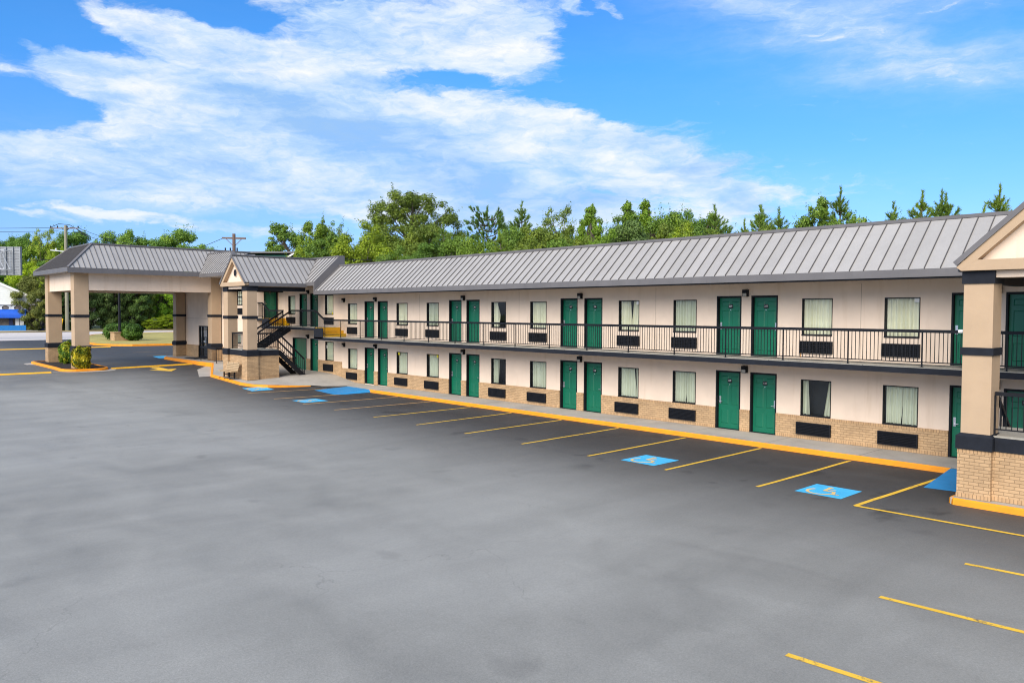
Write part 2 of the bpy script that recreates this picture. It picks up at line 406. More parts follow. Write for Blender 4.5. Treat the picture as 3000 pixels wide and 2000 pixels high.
# lines and arrow around the entrance canopy
def bump_(A, B, label, w=.32, h=.075):
    A = Vector((A[0], A[1])); B = Vector((B[0], B[1])); d = (B - A).normalized(); s = Vector((-d.y, d.x)); m = MB()
    prof = ((-w / 2, -.02), (-w / 2 + .02, .02), (-w / 5, h), (w / 5, h), (w / 2 - .02, .02), (w / 2, -.02)); n = 8
    R_ = []
    for i in range(n + 1):
        P = A.lerp(B, i / n); R_.append([((P + s * o).x, (P + s * o).y, zg(P.x) + z) for o, z in prof])
    for a, b in zip(R_, R_[1:]):
        for k in range(5): m.quad(a[k], b[k], b[k + 1], a[k + 1])
    m.poly(R_[0]); m.poly(R_[-1])
    return tag(m.build('speed_bump', 'kerbline'), label, 'speed bump', 'yellow speed bumps')
bump_((-53.9, -30), (-53.75, -12.95), 'yellow speed bump running from the island to the left edge')
bump_((-54.6, -9.3), (-55.4, -3.9), 'yellow speed bump under the canopy behind the painted arrow')
bump_((-86.0, -24), (-85.6, -.6), 'farthest yellow speed bump, behind the planted island')
strip('parking_line', (-73.4, -2.2), (-73.6, 1.0), .10, 'oldline', lot)
strip('parking_line', (-67.3, -3.0), (-68.4, 1.0), .10, 'oldline', lot)
def flat(name, pts, mat, parent, dz=.005):
    m = MB(); m.poly([(x, y, zg(x) + dz) for x, y in pts]); return m.build(name, mat, parent)
flat('painted_arrow', [(-51.3, -6.72), (-52.75, -5.85), (-52.75, -6.42), (-54.5, -6.42), (-54.5, -7.02), (-52.75, -7.02), (-52.75, -7.62)], 'line', lot)
flat('blue_patch', [(-66.0, -3.0), (-63.0, -3.5), (-62.6, -2.6), (-63.2, -.4), (-66.4, -.6)], 'bluepaint', lot)

def ring_arc(m, cx, cy, r0, r1, a0, a1, n=18):
    for i in range(n):
        t0 = lerp(a0, a1, i / n); t1 = lerp(a0, a1, (i + 1) / n)
        m.poly([(cx + r * math.cos(t), cy + r * math.sin(t), 0) for r, t in ((r0, t0), (r1, t0), (r1, t1), (r0, t1))])
def access_square(x0, y0, s=1.14):
    """light blue square with the wheelchair symbol, drawn flat on the asphalt; +y is the top of the symbol"""
    sq = flat('accessible_bay_marking', [(x0, y0), (x0 + s, y0), (x0 + s, y0 + s * 1.02), (x0, y0 + s * 1.02)], 'bluepaint', lot)
    m = MB(); k = s / 1.14; W = .072
    def seg(pts, w=W):
        for (ax, ay), (bx, by) in zip(pts, pts[1:]):
            d = Vector((bx - ax, by - ay)).normalized(); q = Vector((-d.y, d.x)) * w / 2
            m.poly([(ax + q.x, ay + q.y, 0), (ax - q.x, ay - q.y, 0), (bx - q.x, by - q.y, 0), (bx + q.x, by + q.y, 0)])
    ring_arc(m, .47, .40, .27, .345, R(140), R(352))                 # wheel
    m.poly([(.47 + .065 * math.cos(2 * PI * i / 14), .935 + .065 * math.sin(2 * PI * i / 14), 0) for i in range(14)])   # head
    seg([(.47, .865), (.49, .56)], .085); seg([(.48, .74), (.69, .74)], .05)
    seg([(.46, .55), (.74, .55)], .08); seg([(.72, .57), (.83, .27)], .08); seg([(.80, .275), (.95, .325)], .06)
    m.v = [(x0 + x * k, y0 + y * k, zg(x0) + .009 + .0006 * (i % 1)) for i, (x, y, z) in enumerate(m.v)]
    # stack the strokes 0.1 mm apart so no two overlap in one plane
    seen = 0; vs = list(m.v)
    for fi, f in enumerate(m.f):
        for i in f: vs[i] = (vs[i][0], vs[i][1], zg(vs[i][0]) + .009 + fi * .0001)
    m.v = vs
    m.build('wheelchair_symbol', 'symbol', sq)
access_square(-14.6, -6.86, 1.2); access_square(-9.2, -6.84); access_square(-41.32, -6.5, 1.25); access_square(-35.1, -6.75, 1.25)
# ------------------------------------------------------------------ building helpers
def wall_holes(mb, x0, x1, z0, z1, holes, y, depth=.14, mi=0, face=-1, axis='x', rev_mi=None):
    """wall sheet in the plane y (or x when axis='y') with rectangular openings and reveals; face=-1 looks to -y"""
    P = (lambda a, d, z: (a, d, z)) if axis == 'x' else (lambda a, d, z: (d, a, z))
    xs = sorted({x0, x1} | {v for h in holes for v in h[:2] if x0 < v < x1}); zs_ = sorted({z0, z1} | {v for h in holes for v in h[2:4] if z0 < v < z1})
    for a, b in zip(xs, xs[1:]):
        for c, d in zip(zs_, zs_[1:]):
            mx, mz = (a + b) / 2, (c + d) / 2
            if any(h[0] < mx < h[1] and h[2] < mz < h[3] for h in holes): continue
            mb.quad(P(a, y, c), P(b, y, c), P(b, y, d), P(a, y, d), mi)
    r = mi if rev_mi is None else rev_mi; yb = y - face * depth
    for h in holes:
        a, b, c, d = max(h[0], x0), min(h[1], x1), max(h[2], z0), min(h[3], z1)
        if a >= b or c >= d: continue
        if h[0] >= x0: mb.quad(P(a, y, c), P(a, yb, c), P(a, yb, d), P(a, y, d), r)
        if h[1] <= x1: mb.quad(P(b, y, c), P(b, y, d), P(b, yb, d), P(b, yb, c), r)
        if h[3] <= z1: mb.quad(P(a, y, d), P(a, yb, d), P(b, yb, d), P(b, y, d), r)
        if h[2] >= z0: mb.quad(P(a, y, c), P(b, y, c), P(b, yb, c), P(a, yb, c), r)

def xf(objs, M):
    for o in objs: o.matrix_local = M @ o.matrix_local

def frustum_panel(mb, x0, x1, z0, z1, y, out=.014, bev=.022):
    a = [(x0, y, z0), (x1, y, z0), (x1, y, z1), (x0, y, z1)]
    b = [(x0 + bev, y - out, z0 + bev), (x1 - bev, y - out, z0 + bev), (x1 - bev, y - out, z1 - bev), (x0 + bev, y - out, z1 - bev)]
    for i in range(4):
        j = (i + 1) % 4; mb.quad(a[i], a[j], b[j], b[i])
    mb.quad(*b)

DIG = {}
def digits_mesh(txt):
    if txt not in DIG:
        cu = bpy.data.curves.new('digits', 'FONT'); cu.body = txt; cu.size = .085; cu.align_x = 'CENTER'; cu.align_y = 'CENTER'; cu.extrude = .001
        o = bpy.data.objects.new('digits', cu); COL.objects.link(o)
        dg = bpy.context.evaluated_depsgraph_get(); me = bpy.data.meshes.new_from_object(o.evaluated_get(dg))
        bpy.data.objects.remove(o); me.materials.clear(); me.materials.append(MAT['white']); DIG[txt] = me
    return DIG[txt]

def door(parent, x, z, lock='left', num=None, w=1.0, h=2.1, y=0., double=False, plain=False):
    """green six-panel door in a black frame; x,z is the lower left corner of the opening; front at y"""
    f = MB(); d = .13
    f.box(x, x + .05, y - .004, y + d + .04, z, z + h); f.box(x + w - .05, x + w, y - .004, y + d + .04, z, z + h)
    f.box(x + .05, x + w - .05, y - .003, y + d + .04, z + h - .06, z + h)
    f.box(x + .05, x + w - .05, y + .0, y + d, z, z + .018)
    lx0, lx1, yl = x + .05, x + w - .05, y + d
    D = MB()
    leaves = [(lx0 + .004, lx1 - .004)] if not double else [(lx0 + .004, (lx0 + lx1) / 2 - .003), ((lx0 + lx1) / 2 + .003, lx1 - .004)]
    for a, b in leaves:
        D.box(a, b, yl, yl + .045, z + .02, z + h - .065)
        if not plain:
            W = b - a; c = W / 2; H = h - .085
            for u0, u1 in ((.115, .44), (.56, .885)):
                for v0, v1 in ((.085, .335), (.425, .775), (.845, .935)):
                    frustum_panel(D, a + u0 * W, a + u1 * W, z + .02 + v0 * H, z + .02 + v1 * H, yl)
    o = D.build('door', 'green', parent)
    f.build('door_frame', 'black', o)
    if num:
        cx = (lx0 + lx1) / 2
        p = MB().box(cx - .085, cx + .085, yl - .02, yl - .001, z + 1.66, z + 1.80).build('number_plate', 'plate', o)
        t = bpy.data.objects.new('door_number', digits_mesh(num)); COL.objects.link(t); t.parent = o
        t.matrix_local = Matrix.Translation((cx, yl - .0225, z + 1.735)) @ Matrix.Rotation(PI / 2, 4, 'X')
        MB().tube([(cx, yl - .02, z + 1.60), (cx, yl, z + 1.60)], .016, 10).build('peephole', 'chrome', o)
    if not plain or double:
        hx = (lx0 + .065) if lock == 'left' else (lx1 - .065); s = 1 if lock == 'left' else -1
        hd = MB(); hd.box(hx - .035, hx + .035, yl - .022, yl - .001, z + .90, z + 1.16)
        hd.tube([(hx, yl - .02, z + .97), (hx, yl - .065, z + .97), (hx + s * .12, yl - .065, z + .97)], .011, 8)
        hd.box(hx - .03, hx + .03, yl - .03, yl - .02, z + 1.08, z + 1.15)
        hd.build('door_handle', 'chrome', o)
    return o

def curtain_mesh(parent, x0, x1, z0, z1, y, panels, seed, mat='curtain'):
    rnd = random.Random(seed)
    for (t0, t1, b0, b1) in panels:
        m = MB(); n = 40; W = x1 - x0; ph = rnd.uniform(0, 6); fq = rnd.uniform(5.5, 8.5)
        k = 6
        for j in range(k + 1):
            v = j / k
            for i in range(n + 1):
                u = i / n; a = lerp(b0, t0, v); b = lerp(b1, t1, v)
                X = x0 + W * lerp(a, b, u)
                wid = max(.15, (b - a))
                Y = y + (.05 + .012 * math.sin(u * 5 + ph)) * math.sin(ph + u * wid * fq * 2 * PI * 1.1 + .5 * math.sin(u * 9 + ph)) + .016 * math.sin(3 * ph + u * wid * 37)
                m.v.append((X, Y, lerp(z0, z1, v)))
        for j in range(k):
            for i in range(n):
                a = j * (n + 1) + i; m.f.append((a, a + 1, a + n + 2, a + n + 1)); m.m.append(0)
        m.build('curtain', mat, parent, smooth=True)

FULL = [(0, .515, 0, .505), (.505, 1, .515, 1)]
CURT = {'full': FULL, 'gap': [(0, .54, 0, .49), (.54, 1, .52, 1)], 'gapR': [(0, .72, 0, .78), (.76, 1, .80, 1)], 'left': [(0, .36, 0, .33)],
        'darkR': [(0, .86, 0, .72)], 'vee': [(0, .50, 0, .55), (.66, 1, .56, 1)], 'slant': [(0, .16, 0, .2), (.87, 1, .70, 1)], 'thin': [(0, .30, 0, .42)], 'gapL': [(.0, .33, 0, .30), (.36, 1, .33, 1)]}
def window(parent, x0, x1, z0, z1, curt, seed, sticker=None, y=0., grid=False):
    f = MB(); w = .025
    f.box(x0, x0 + w, y - .012, y + .12, z0, z1); f.box(x1 - w, x1, y - .012, y + .12, z0, z1)
    f.box(x0 + w, x1 - w, y - .012, y + .12, z1 - w, z1); f.box(x0 + w, x1 - w, y - .012, y + .12, z0, z0 + w)
    f.box(x0 - .0, x1 + .0, y - .035, y - .013, z0 - .02, z0 + .012)
    if grid:
        zc = (z0 + z1) / 2; f.box(x0 + w, x1 - w, y + .01, y + .06, zc - .03, zc + .03)
        for k in (1, 2): 
            X = lerp(x0, x1, k / 3); f.box(X - .012, X + .012, y + .02, y + .045, z0 + w, zc - .03); f.box(X - .012, X + .012, y + .02, y + .045, zc + .03, z1 - w)
        for zz in ((z0 + zc) / 2, (z1 + zc) / 2): f.box(x0 + w, x1 - w, y + .021, y + .044, zz - .012, zz + .012)
    o = f.build('window', 'black', parent)
    g = MB(); g.quad((x0 + w, y + .05, z0 + w), (x1 - w, y + .05, z0 + w), (x1 - w, y + .05, z1 - w), (x0 + w, y + .05, z1 - w)); g.build('pane', 'glass', o)
    curtain_mesh(o, x0 + w, x1 - w, z0 + w, z1 - w, y + .17, CURT[curt], seed, 'curtainsage' if z0 < 2.5 or seed % 4 == 0 else 'curtain')
    d = MB(); e = y + .75
    d.quad((x0, e, z0), (x1, e, z0), (x1, e, z1), (x0, e, z1)); d.quad((x0, y + .12, z0), (x0, e, z0), (x0, e, z1), (x0, y + .12, z1)); d.quad((x1, y + .12, z0), (x1, e, z0), (x1, e, z1), (x1, y + .12, z1))
    d.quad((x0, y + .12, z0), (x1, y + .12, z0), (x1, e, z0), (x0, e, z0)); d.quad((x0, y + .12, z1), (x1, y + .12, z1), (x1, e, z1), (x0, e, z1))
    d.build('room_behind', 'dark', o)
    if sticker:
        mt, u, v, sw, sh = sticker; X = lerp(x0, x1, u); Z = lerp(z0, z1, v)
        MB().box(X - sw / 2, X + sw / 2, y + .044, y + .048, Z - sh / 2, Z + sh / 2).build('sticker', mt, o)
    return o

def ac_unit(parent, x0, x1, z0, z1, y, proud=.05, lattice=False):
    m = MB(); w = .03
    m.box(x0, x0 + w, y - proud, y + .02, z0, z1); m.box(x1 - w, x1, y - proud, y + .02, z0, z1)
    m.box(x0 + w, x1 - w, y - proud, y + .02, z1 - w, z1); m.box(x0 + w, x1 - w, y - proud, y + .02, z0, z0 + w)
    m.box(x0 + w, x1 - w, y - proud + .04, y + .02, z0 + w, z1 - w)
    o = m.build('air_conditioner', 'black', parent)
    g = MB(); n = 7 if not lattice else 6
    for i in range(n):
        z = lerp(z0 + w, z1 - w, (i + .5) / n)
        g.beam((x0 + w, y - proud + .018, z), (x1 - w, y - proud + .018, z), .008 if not lattice else .026, .035 if not lattice else .018, up=(0, -.6, .8))
    if lattice:
        for i in range(1, 14):
            x = lerp(x0 + w, x1 - w, i / 14); g.box(x - .007, x + .007, y - proud + .003, y - proud + .03, z0 + w, z1 - w)
    g.build('grille', 'grille', o)
    return o

def lamp(parent, x, z, y=0.):
    m = MB(); m.box(x - .095, x + .095, y - .14, y, z, z + .24); m.box(x - .085, x + .085, y - .155, y - .14, z + .12, z + .235)
    o = m.build('wall_lamp', 'black', parent)
    l = MB(); l.poly([(x - .075, y - .152, z + .115), (x + .075, y - .152, z + .115), (x + .075, y - .142, z + .012), (x - .075, y - .142, z + .012)]); l.box(x - .075, x + .075, y - .142, y - .1405, z + .012, z + .115)
    l.build('lamp_lens', 'lampglass', o)

def rail_run(name, A, B, parent, posts=(0, 1), h=1.05, sp=.112, top=(.07, .085), low2=True, post_h=None, mat='rail', skip_low=False):
    """guard rail from A to B (floor points): rails and balusters in one mesh, each post its own"""
    A = Vector(A); B = Vector(B); L = (B.xy - A.xy).length; m = MB(); Z = Vector((0, 0, 1))
    m.beam(A + Z * (h - top[1] / 2), B + Z * (h - top[1] / 2), top[0], top[1])
    lo = .14
    m.beam(A + Z * lo, B + Z * lo, .022, .03)
    if low2: m.beam(A + Z * .065, B + Z * .065, .02, .02)
    n = max(2, round(L / sp))
    for i in range(1, n):
        P = A.lerp(B, i / n); m.box(P.x - .008, P.x + .008, P.y - .008, P.y + .008, P.z + lo + .012, P.z + h - top[1])
    o = m.build(name, mat, parent)
    for t in posts:
        P = A.lerp(B, t); p = MB(); p.box(P.x - .017, P.x + .017, P.y - .0172, P.y + .0172, P.z, P.z + h - top[1] - .001); p.box(P.x - .04, P.x + .04, P.y - .04, P.y + .04, P.z, P.z + .012); p.build('post', mat, o)
    return o

def slope_roof(mb, P0, P1, Q0, Q1, sp=.41, th=.0, rib=(.016, .040), mi=0, ri=1, start=.2):
    """metal roof slope, eave P0-P1, top Q0-Q1 (trapezoid), with standing seams running up it"""
    P0, P1, Q0, Q1 = map(Vector, (P0, P1, Q0, Q1))
    mb.quad(P0, P1, Q1, Q0, mi)
    e = (P1 - P0).normalized(); L = (P1 - P0).length
    a = (Q0 - P0).dot(e); up = (Q0 - P0) - e * a; b = (P1 - Q1).dot(e)
    nrm = e.cross(up).normalized()
    s0 = min(0, a); s1 = max(L, L - b); s = s0 + start
    while s < s1 - .05:
        t0, t1 = 0., 1.
        if a > 1e-6: t1 = min(t1, s / a) if s < a else t1
        if a < -1e-6 and s < 0: t0 = max(t0, s / a)
        if b > 1e-6 and s > L - b: t1 = min(t1, (L - s) / b)
        if b < -1e-6 and s > L: t0 = max(t0, (s - L) / (-b))
        if t1 - t0 > .03:
            A = P0 + e * s + up * t0; B = P0 + e * s + up * t1
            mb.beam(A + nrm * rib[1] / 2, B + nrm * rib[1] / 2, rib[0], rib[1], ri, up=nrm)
        s += sp
    return nrm

# ------------------------------------------------------------------ main motel wing
PAIRS = [-39.26, -31.37, -23.58, -15.79, -8.0, -0.21]
Z2 = 2.67; XL = -41.95; XR = 9.2
main = thing('motel_wing', 'long two-storey cream motel wing with green doors, black balcony railing and grey metal roof', 'motel building')
WIN = {}  # (index, level) -> curtain, sticker
wins = [(-41.07, -40.07)]
for X in PAIRS: wins += [(X + 3.25, X + 4.28)]; 
for X in PAIRS[1:]: wins += [(X - 1.88, X - .85)]
wins = sorted(w for w in wins if w[1] < XR - .5)
cur_lo = ['darkR', 'full', 'full', 'left', 'gap', 'gapR', 'gap', 'slant', 'gap', 'full', 'full', 'full']
cur_up = ['full', 'full', 'full', 'thin', 'gap', 'vee', 'gap', 'full', 'full', 'full', 'full', 'full']
st_lo = {1: ('sticker', .14, .93, .17, .17), 2: ('sticker', .86, .93, .17, .17)}
st_up = {5: ('white', .9, .93, .14, .16), 8: ('white', .89, .94, .14, .14)}
doors = [(X, X + 1.0, 'left') for X in PAIRS] + [(X + 1.38, X + 2.38, 'right') for X in PAIRS]
holes = []
for a, b in wins: holes += [(a, b, .78, 1.97), (a, b, 3.45, 4.65)]
for a, b, l in doors: holes += [(a, b, 0., 2.1), (a, b, Z2, Z2 + 2.1)]
m = MB(); wall_holes(m, XL, XR, -.2, 5.6, holes, 0.)
m.quad((XR, 0, -.2), (XR, 9, -.2), (XR, 9, 5.6), (XR, 0, 5.6)); m.quad((XL, 9, -.2), (XR, 9, -.2), (XR, 9, 5.6), (XL, 9, 5.6))
m.build('wall', 'stucco', main)
for X in (-33.9, -26.2, -18.5, -10.6): MB().box(X - .006, X + .006, -.004, 0, Z2, 5.1).build('wall_joint', 'soffit', main)
# brick base, standing 4 cm proud, capped and footed with bricks on end
def brick_base(parent, x0, x1, z0, z1, openings, y=0., foot=True, proud=.04):
    m = MB(); yb = y - proud; cap = .085
    xs = [x0] + sorted(v for o in openings for v in o if x0 < v < x1) + [x1]
    for a, b in zip(xs, xs[1:]):
        if any(o[0] - .01 < (a + b) / 2 < o[1] + .01 for o in openings): continue
        zf = z0 + (.11 if foot else 0)
        if foot: m.box(a, b, yb, y + .06, z0 - .05, zf, 1)
        m.box(a, b, yb, y + .06, zf, z1 - cap, 0)
        m.box(a - .0, b + .0, yb - .012, y + .07, z1 - cap, z1, 1)
    return m.build('brick_base', ['brick', 'rowlock'], parent)
brick_base(main, XL + .15, XR, 0, .765, [(a - .0, b + .0) for a, b, l in doors])
nums = {}
for i, X in enumerate(PAIRS):
    for lv, z in ((1, 0.), (2, Z2)):
        a = '%d%02d' % (lv, 3 + 2 * i); b = '%d%02d' % (lv, 4 + 2 * i)
        door(main, X, z, 'left', a, y=0); door(main, X + 1.38, z, 'right', b, y=0)
        lamp(main, X + 1.19, z + 2.07)
for i, (a, b) in enumerate(wins):
    window(main, a, b, .78, 1.97, cur_lo[i], i * 3 + 1, st_lo.get(i)); window(main, a, b, 3.45, 4.65, cur_up[i], i * 3 + 2, st_up.get(i))
    ac_unit(main, a - .10, b + .04, .155, .56, -.05, .07); ac_unit(main, a - .05, b + .03, 2.85, 3.25, 0, .075, True)
lamp(main, -41.5, 2.05); lamp(main, -41.5, 4.73)
MB().box(-12.585, -12.55, -.0035, 0, 2.70, 2.86).build('rust_streak', 'rust', main)
# balcony walkway
m = MB(); m.box(XL - .35, XR, -1.57, 0, Z2 - .16, Z2, 0); m.build('walkway_slab', 'slabconc', main)
MB().box(XL - .35, XR, -1.60, -1.57, Z2 - .185, Z2 - .02).build('walkway_fascia', 'bandblack', main)
MB().box(XL - .2, XR, -1.565, 0, Z2 - .175, Z2 - .161).build('walkway_soffit', 'soffit', main)
xp = [-39.37 + 2.0755 * k for k in range(24)]
xs_ = [-41.15] + [x for x in xp if x < -5.5] + []
ry = -1.52
for a, b in zip(xs_, xs_[1:]): rail_run('railing', (a, ry, Z2), (b, ry, Z2), main, (1,))
rail_run('railing', (xs_[-1], ry, Z2), (-3.86, ry, Z2), main, (.5, 1))
for a, b in ((-2.8, -.9), (-.9, 1.2), (1.2, 3.2), (3.2, 5.2), (5.2, 7.2), (7.2, 9.1)): rail_run('railing', (a, ry, Z2), (b, ry, Z2), main, (0,))
# roof: a metal mansard in front, flat behind
ev = (-1.72, 5.40); tp = (-.02, 6.93)
m = MB(); slope_roof(m, (XL, ev[0], ev[1]), (XR, ev[0], ev[1]), (XL, tp[0], tp[1]), (XR, tp[0], tp[1]), .415, start=.18)
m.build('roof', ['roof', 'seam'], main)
MB().box(XL, XR, -.10, .24, 6.885, 6.985).build('ridge_cap', 'fascia', main)
m = MB(); m.box(XL, XR, .25, 9, 5.7, 6.3); m.box(XL, XR, .14, .239, 6.0, 6.884); m.build('flat_roof', 'flatroof', main)
MB().box(XL, XR, ev[0] - .035, ev[0] + .02, 5.175, 5.395).build('roof_fascia', 'fascia', main)
MB().box(XL, XR, ev[0] + .021, 0.0, 5.185, 5.20).build('soffit', 'soffit', main)
MB().box(XL, XR, -1.70, -1.6, 5.13, 5.184).build('soffit_trim', 'black', main)

# yellow steps from the balcony up to the raised wing
Z3 = 3.22
def steps(parent, x0, x1, z0, z1, n, mat='stepyellow', y0=-1.55, y1=-.001):
    m = MB(); w = (x1 - x0) / n; h = (z1 - z0) / n     # rises toward -x
    for k in range(n):
        m.box(x0, x1 - k * w - .0, y0 + .03, y1, z0 + k * h + .001, z0 + (k + 1) * h)
    return m.build('steps', mat, parent)
steps(main, -42.25, -41.3, Z2, Z3, 3)
MB().box(-42.3, -41.25, -1.60, -1.56, Z2 - .1, Z3 - .02).build('step_side', 'bandblack', main)
rail_run('railing', (-42.28, ry, Z3), (-41.15, ry, Z2), main, (1,), low2=False)

# ------------------------------------------------------------------ raised wing beside the stairs
XW = -50.0; F1 = .36
wing = thing('raised_wing', 'short raised motel part between the far stair portico and the stepped roof end', 'motel building')
dd = [(-45.68, -44.68, F1, F1 + 2.1, 'd'), (-48.06, -46.17, F1, F1 + 2.1, 'dd'), (-45.66, -44.66, Z3, Z3 + 2.1, 'd'), (-47.08, -46.08, Z3, Z3 + 2.1, 'd')]
ww = [(-43.78, -42.78, F1 + .78, F1 + 1.95, 'full', ('white', .12, .72, .07, .2)), (-43.78, -42.78, Z3 + .78, Z3 + 1.98, 'gap', ('sticker', .86, .06, .2, .11)), (-48.62, -47.66, Z3 + .78, Z3 + 1.98, 'gapL', None)]
m = MB(); wall_holes(m, XW, XL, -.2, 6.3, [d[:4] for d in dd] + [w[:4] for w in ww], 0.)
m.quad((XL, 0, 5.5), (XL, 9, 5.5), (XL, 9, 6.3), (XL, 0, 6.3)); m.build('wall', 'stucco', wing)
brick_base(wing, -44.66, XL + .16, F1 - .35, 1.13, [], foot=False); brick_base(wing, -46.17, -45.68, F1 - .05, 1.13, [], foot=False); brick_base(wing, XW, -48.06, F1 - .05, 1.13, [])
for a, b, z0, z1, k in dd:
    if k == 'dd': door(wing, a, z0, 'right', None, w=b - a, double=True, plain=True)
    else: door(wing, a, z0, 'left' if a < -46 else 'right', '201' if a < -46 else ('202' if z0 > 1 else '102'))
for a, b, z0, z1, c, st in ww: window(wing, a, b, z0, z1, c, int(z0 * 10) - int(a), st)
ac_unit(wing, -43.9, -42.78, F1 + .14, F1 + .55, -.05, .07); ac_unit(wing, -43.86, -42.74, Z3 + .17, Z3 + .58, 0, .075, True); ac_unit(wing, -48.8, -47.65, Z3 + .17, Z3 + .58, 0, .075, True)
lamp(wing, -45.87, Z3 + 2.08); lamp(wing, -45.93, F1 + 2.08)
m = MB(); m.box(-48.4, XL - .35, -1.57, 0, Z3 - .15, Z3); m.box(XW, -49.3, -1.57, 0, 3.57, 3.72); m.build('walkway_slab', 'slabconc', wing)
m = MB(); m.box(-49.3, XL - .33, -1.60, -1.57, Z3 - .17, Z3 - .02); m.box(XW, -49.3, -1.60, -1.57, 3.55, 3.70); m.box(XL - .36, XL - .33, -1.57, 0, Z3 - .5, Z3 - .01); m.build('walkway_fascia', 'bandblack', wing)
steps(wing, -49.3, -48.4, Z3, 3.72, 3)
MB().box(-49.3, -48.3, -1.56, -1.53, Z3 - .15, 3.70).build('step_side', 'bandblack', wing)
rail_run('railing', (-45.32, ry, Z3), (-43.8, ry, Z3), wing, (0, 1)); rail_run('railing', (-43.8, ry, Z3), (-42.28, ry, Z3), wing, (1,))
rail_run('railing', (-48.35, ry, Z3), (-46.36, ry, Z3), wing, (0, 1)); rail_run('railing', (-49.3, ry, 3.72), (-48.35, ry, Z3), wing, (0,), low2=False); rail_run('railing', (XW + .05, ry, 3.72), (-49.3, ry, 3.72), wing, ())
ev2 = (-1.72, 5.93); tp2 = (-.02, 7.50)
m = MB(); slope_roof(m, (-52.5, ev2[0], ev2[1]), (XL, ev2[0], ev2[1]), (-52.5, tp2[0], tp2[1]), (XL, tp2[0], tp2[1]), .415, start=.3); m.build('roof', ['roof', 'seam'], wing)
MB().box(-50, XL + .01, -.10, .3, 7.455, 7.55).build('ridge_cap', 'fascia', wing)
MB().box(-49.6, XL, ev2[0] - .035, ev2[0] + .02, 5.70, 5.925).build('roof_fascia', 'fascia', wing)
MB().box(-49.9, XL, ev2[0] + .021, 0, 5.71, 5.725).build('soffit', 'soffit', wing)
m = MB(); m.poly([(XL + .012, ev2[0] - .03, 5.16), (XL + .012, .3, 6.9), (XL + .012, .3, 7.54), (XL + .012, -.05, 7.54), (XL + .012, ev2[0] - .03, 5.95)])
m.box(XL - .15, XL + .011, .0, .3, 6.9, 7.454); m.poly([(XL - .1, ev2[0] - .03, 5.16), (XL - .1, ev2[0] - .03, 5.70), (XL + .012, ev2[0] - .03, 5.95), (XL + .012, ev2[0] - .03, 5.16)]); m.build('roof_end_panel', 'fascia', wing)
m = MB(); m.box(-52, XL, .31, 9, 6.3, 6.9); m.build('flat_roof', 'flatroof', wing)

# ------------------------------------------------------------------ lobby block
LY = -2.0; LX0, LX1 = -62.2, -50.0; LF = .72
lob = thing('lobby_building', 'taller cream lobby building with glass entrance doors behind the drive-through canopy', 'lobby building')
lh = [(-58.98, -57.0, LF, 3.09), (-52.25, -51.05, 4.6, 5.72), (-52.35, -51.5, 2.0, 2.62)]
m = MB(); wall_holes(m, LX0, LX1, -.2, 7.0, lh, LY, .18)
wall_holes(m, LY, 0.0, -.2, 7.0, [(-1.08, -.08, 3.72, 5.80)], LX1, .13, face=1, axis='y')
m.quad((LX0, LY, -.2), (LX0, 9, -.2), (LX0, 9, 7), (LX0, LY, 7)); m.quad((LX0, 9, -.2), (LX1, 9, -.2), (LX1, 9, 7), (LX0, 9, 7)); m.quad((LX1, 0, 6.2), (LX1, 9, 6.2), (LX1, 9, 7), (LX1, 0, 7))
m.build('wall', 'stucco', lob)
MB().box(LX0, LX1, LY - .006, LY, 3.62, 3.64).build('wall_joint', 'soffit', lob)
brick_base(lob, LX0, LX1, LF - .25, LF + .92, [(-58.98, -57.0)], LY)
dn = door(lob, 0, 0, 'left', '301', w=1.0, h=2.08); dn.matrix_local = Matrix.Translation((LX1, -1.08, 3.72)) @ Matrix.Rotation(PI / 2, 4, 'Z')
window(lob, -52.25, -51.05, 4.6, 5.72, 'gap', 5, None, LY, True); ac_unit(lob, -52.25, -51.05, 3.97, 4.38, LY, .075, True)
window(lob, -52.35, -51.5, 2.0, 2.62, 'full', 8, None, LY)
# glass entrance doors
e = MB(); x0, x1, z0, z1 = -58.98, -57.0, LF, 3.09; yd = LY + .10
for a, b in ((x0, x0 + .07), (x1 - .07, x1), (-58.45, -58.36), (-57.50, -57.42)): e.box(a, b, yd - .05, yd + .05, z0, z1)
for za, zb in ((z0, z0 + .14), (z1 - .09, z1), (z0 + 1.02, z0 + 1.08)): e.box(x0 + .07, x1 - .07, yd - .046, yd + .046, za, zb)
ed = e.build('entrance_door', 'black', lob)
g = MB(); g.quad((x0, yd, z0), (x1, yd, z0), (x1, yd, z1), (x0, yd, z1)); g.build('pane', 'glass', ed)
g = MB(); g.box(-58.36, -57.5, yd + .06, yd + .07, z0 + .1, z0 + 1.0); g.box(-58.3, -57.6, yd + .06, yd + .07, z0 + 1.45, z0 + 1.75); g.build('room_behind', 'dark', ed)
h = MB(); h.tube([(-57.62, yd - .09, z0 + .95), (-57.62, yd - .09, z0 + 1.5)], .02, 8); h.box(-58.25, -57.95, yd - .008, yd - .002, z0 + 1.15, z0 + 1.27); h.build('door_handle', 'chrome', ed)
m = MB(); m.tube([(-54.2, LY - .04, 5.9), (-54.2, LY - .04, 2.75), (-54.1, LY - .04, 2.62), (-53.95, LY - .04, 2.6), (-50.6, LY - .04, 2.62)], .022, 8); m.box(-50.8, -50.5, LY - .1, LY, 2.5, 2.8); m.build('conduit', 'pipe', lob)
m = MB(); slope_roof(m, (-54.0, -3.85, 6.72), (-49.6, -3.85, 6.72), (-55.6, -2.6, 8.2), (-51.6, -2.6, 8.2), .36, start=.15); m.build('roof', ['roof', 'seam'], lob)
MB().box(-55.4, -51.6, -2.66, -2.4, 8.16, 8.24).build('ridge_cap', 'fascia', lob)
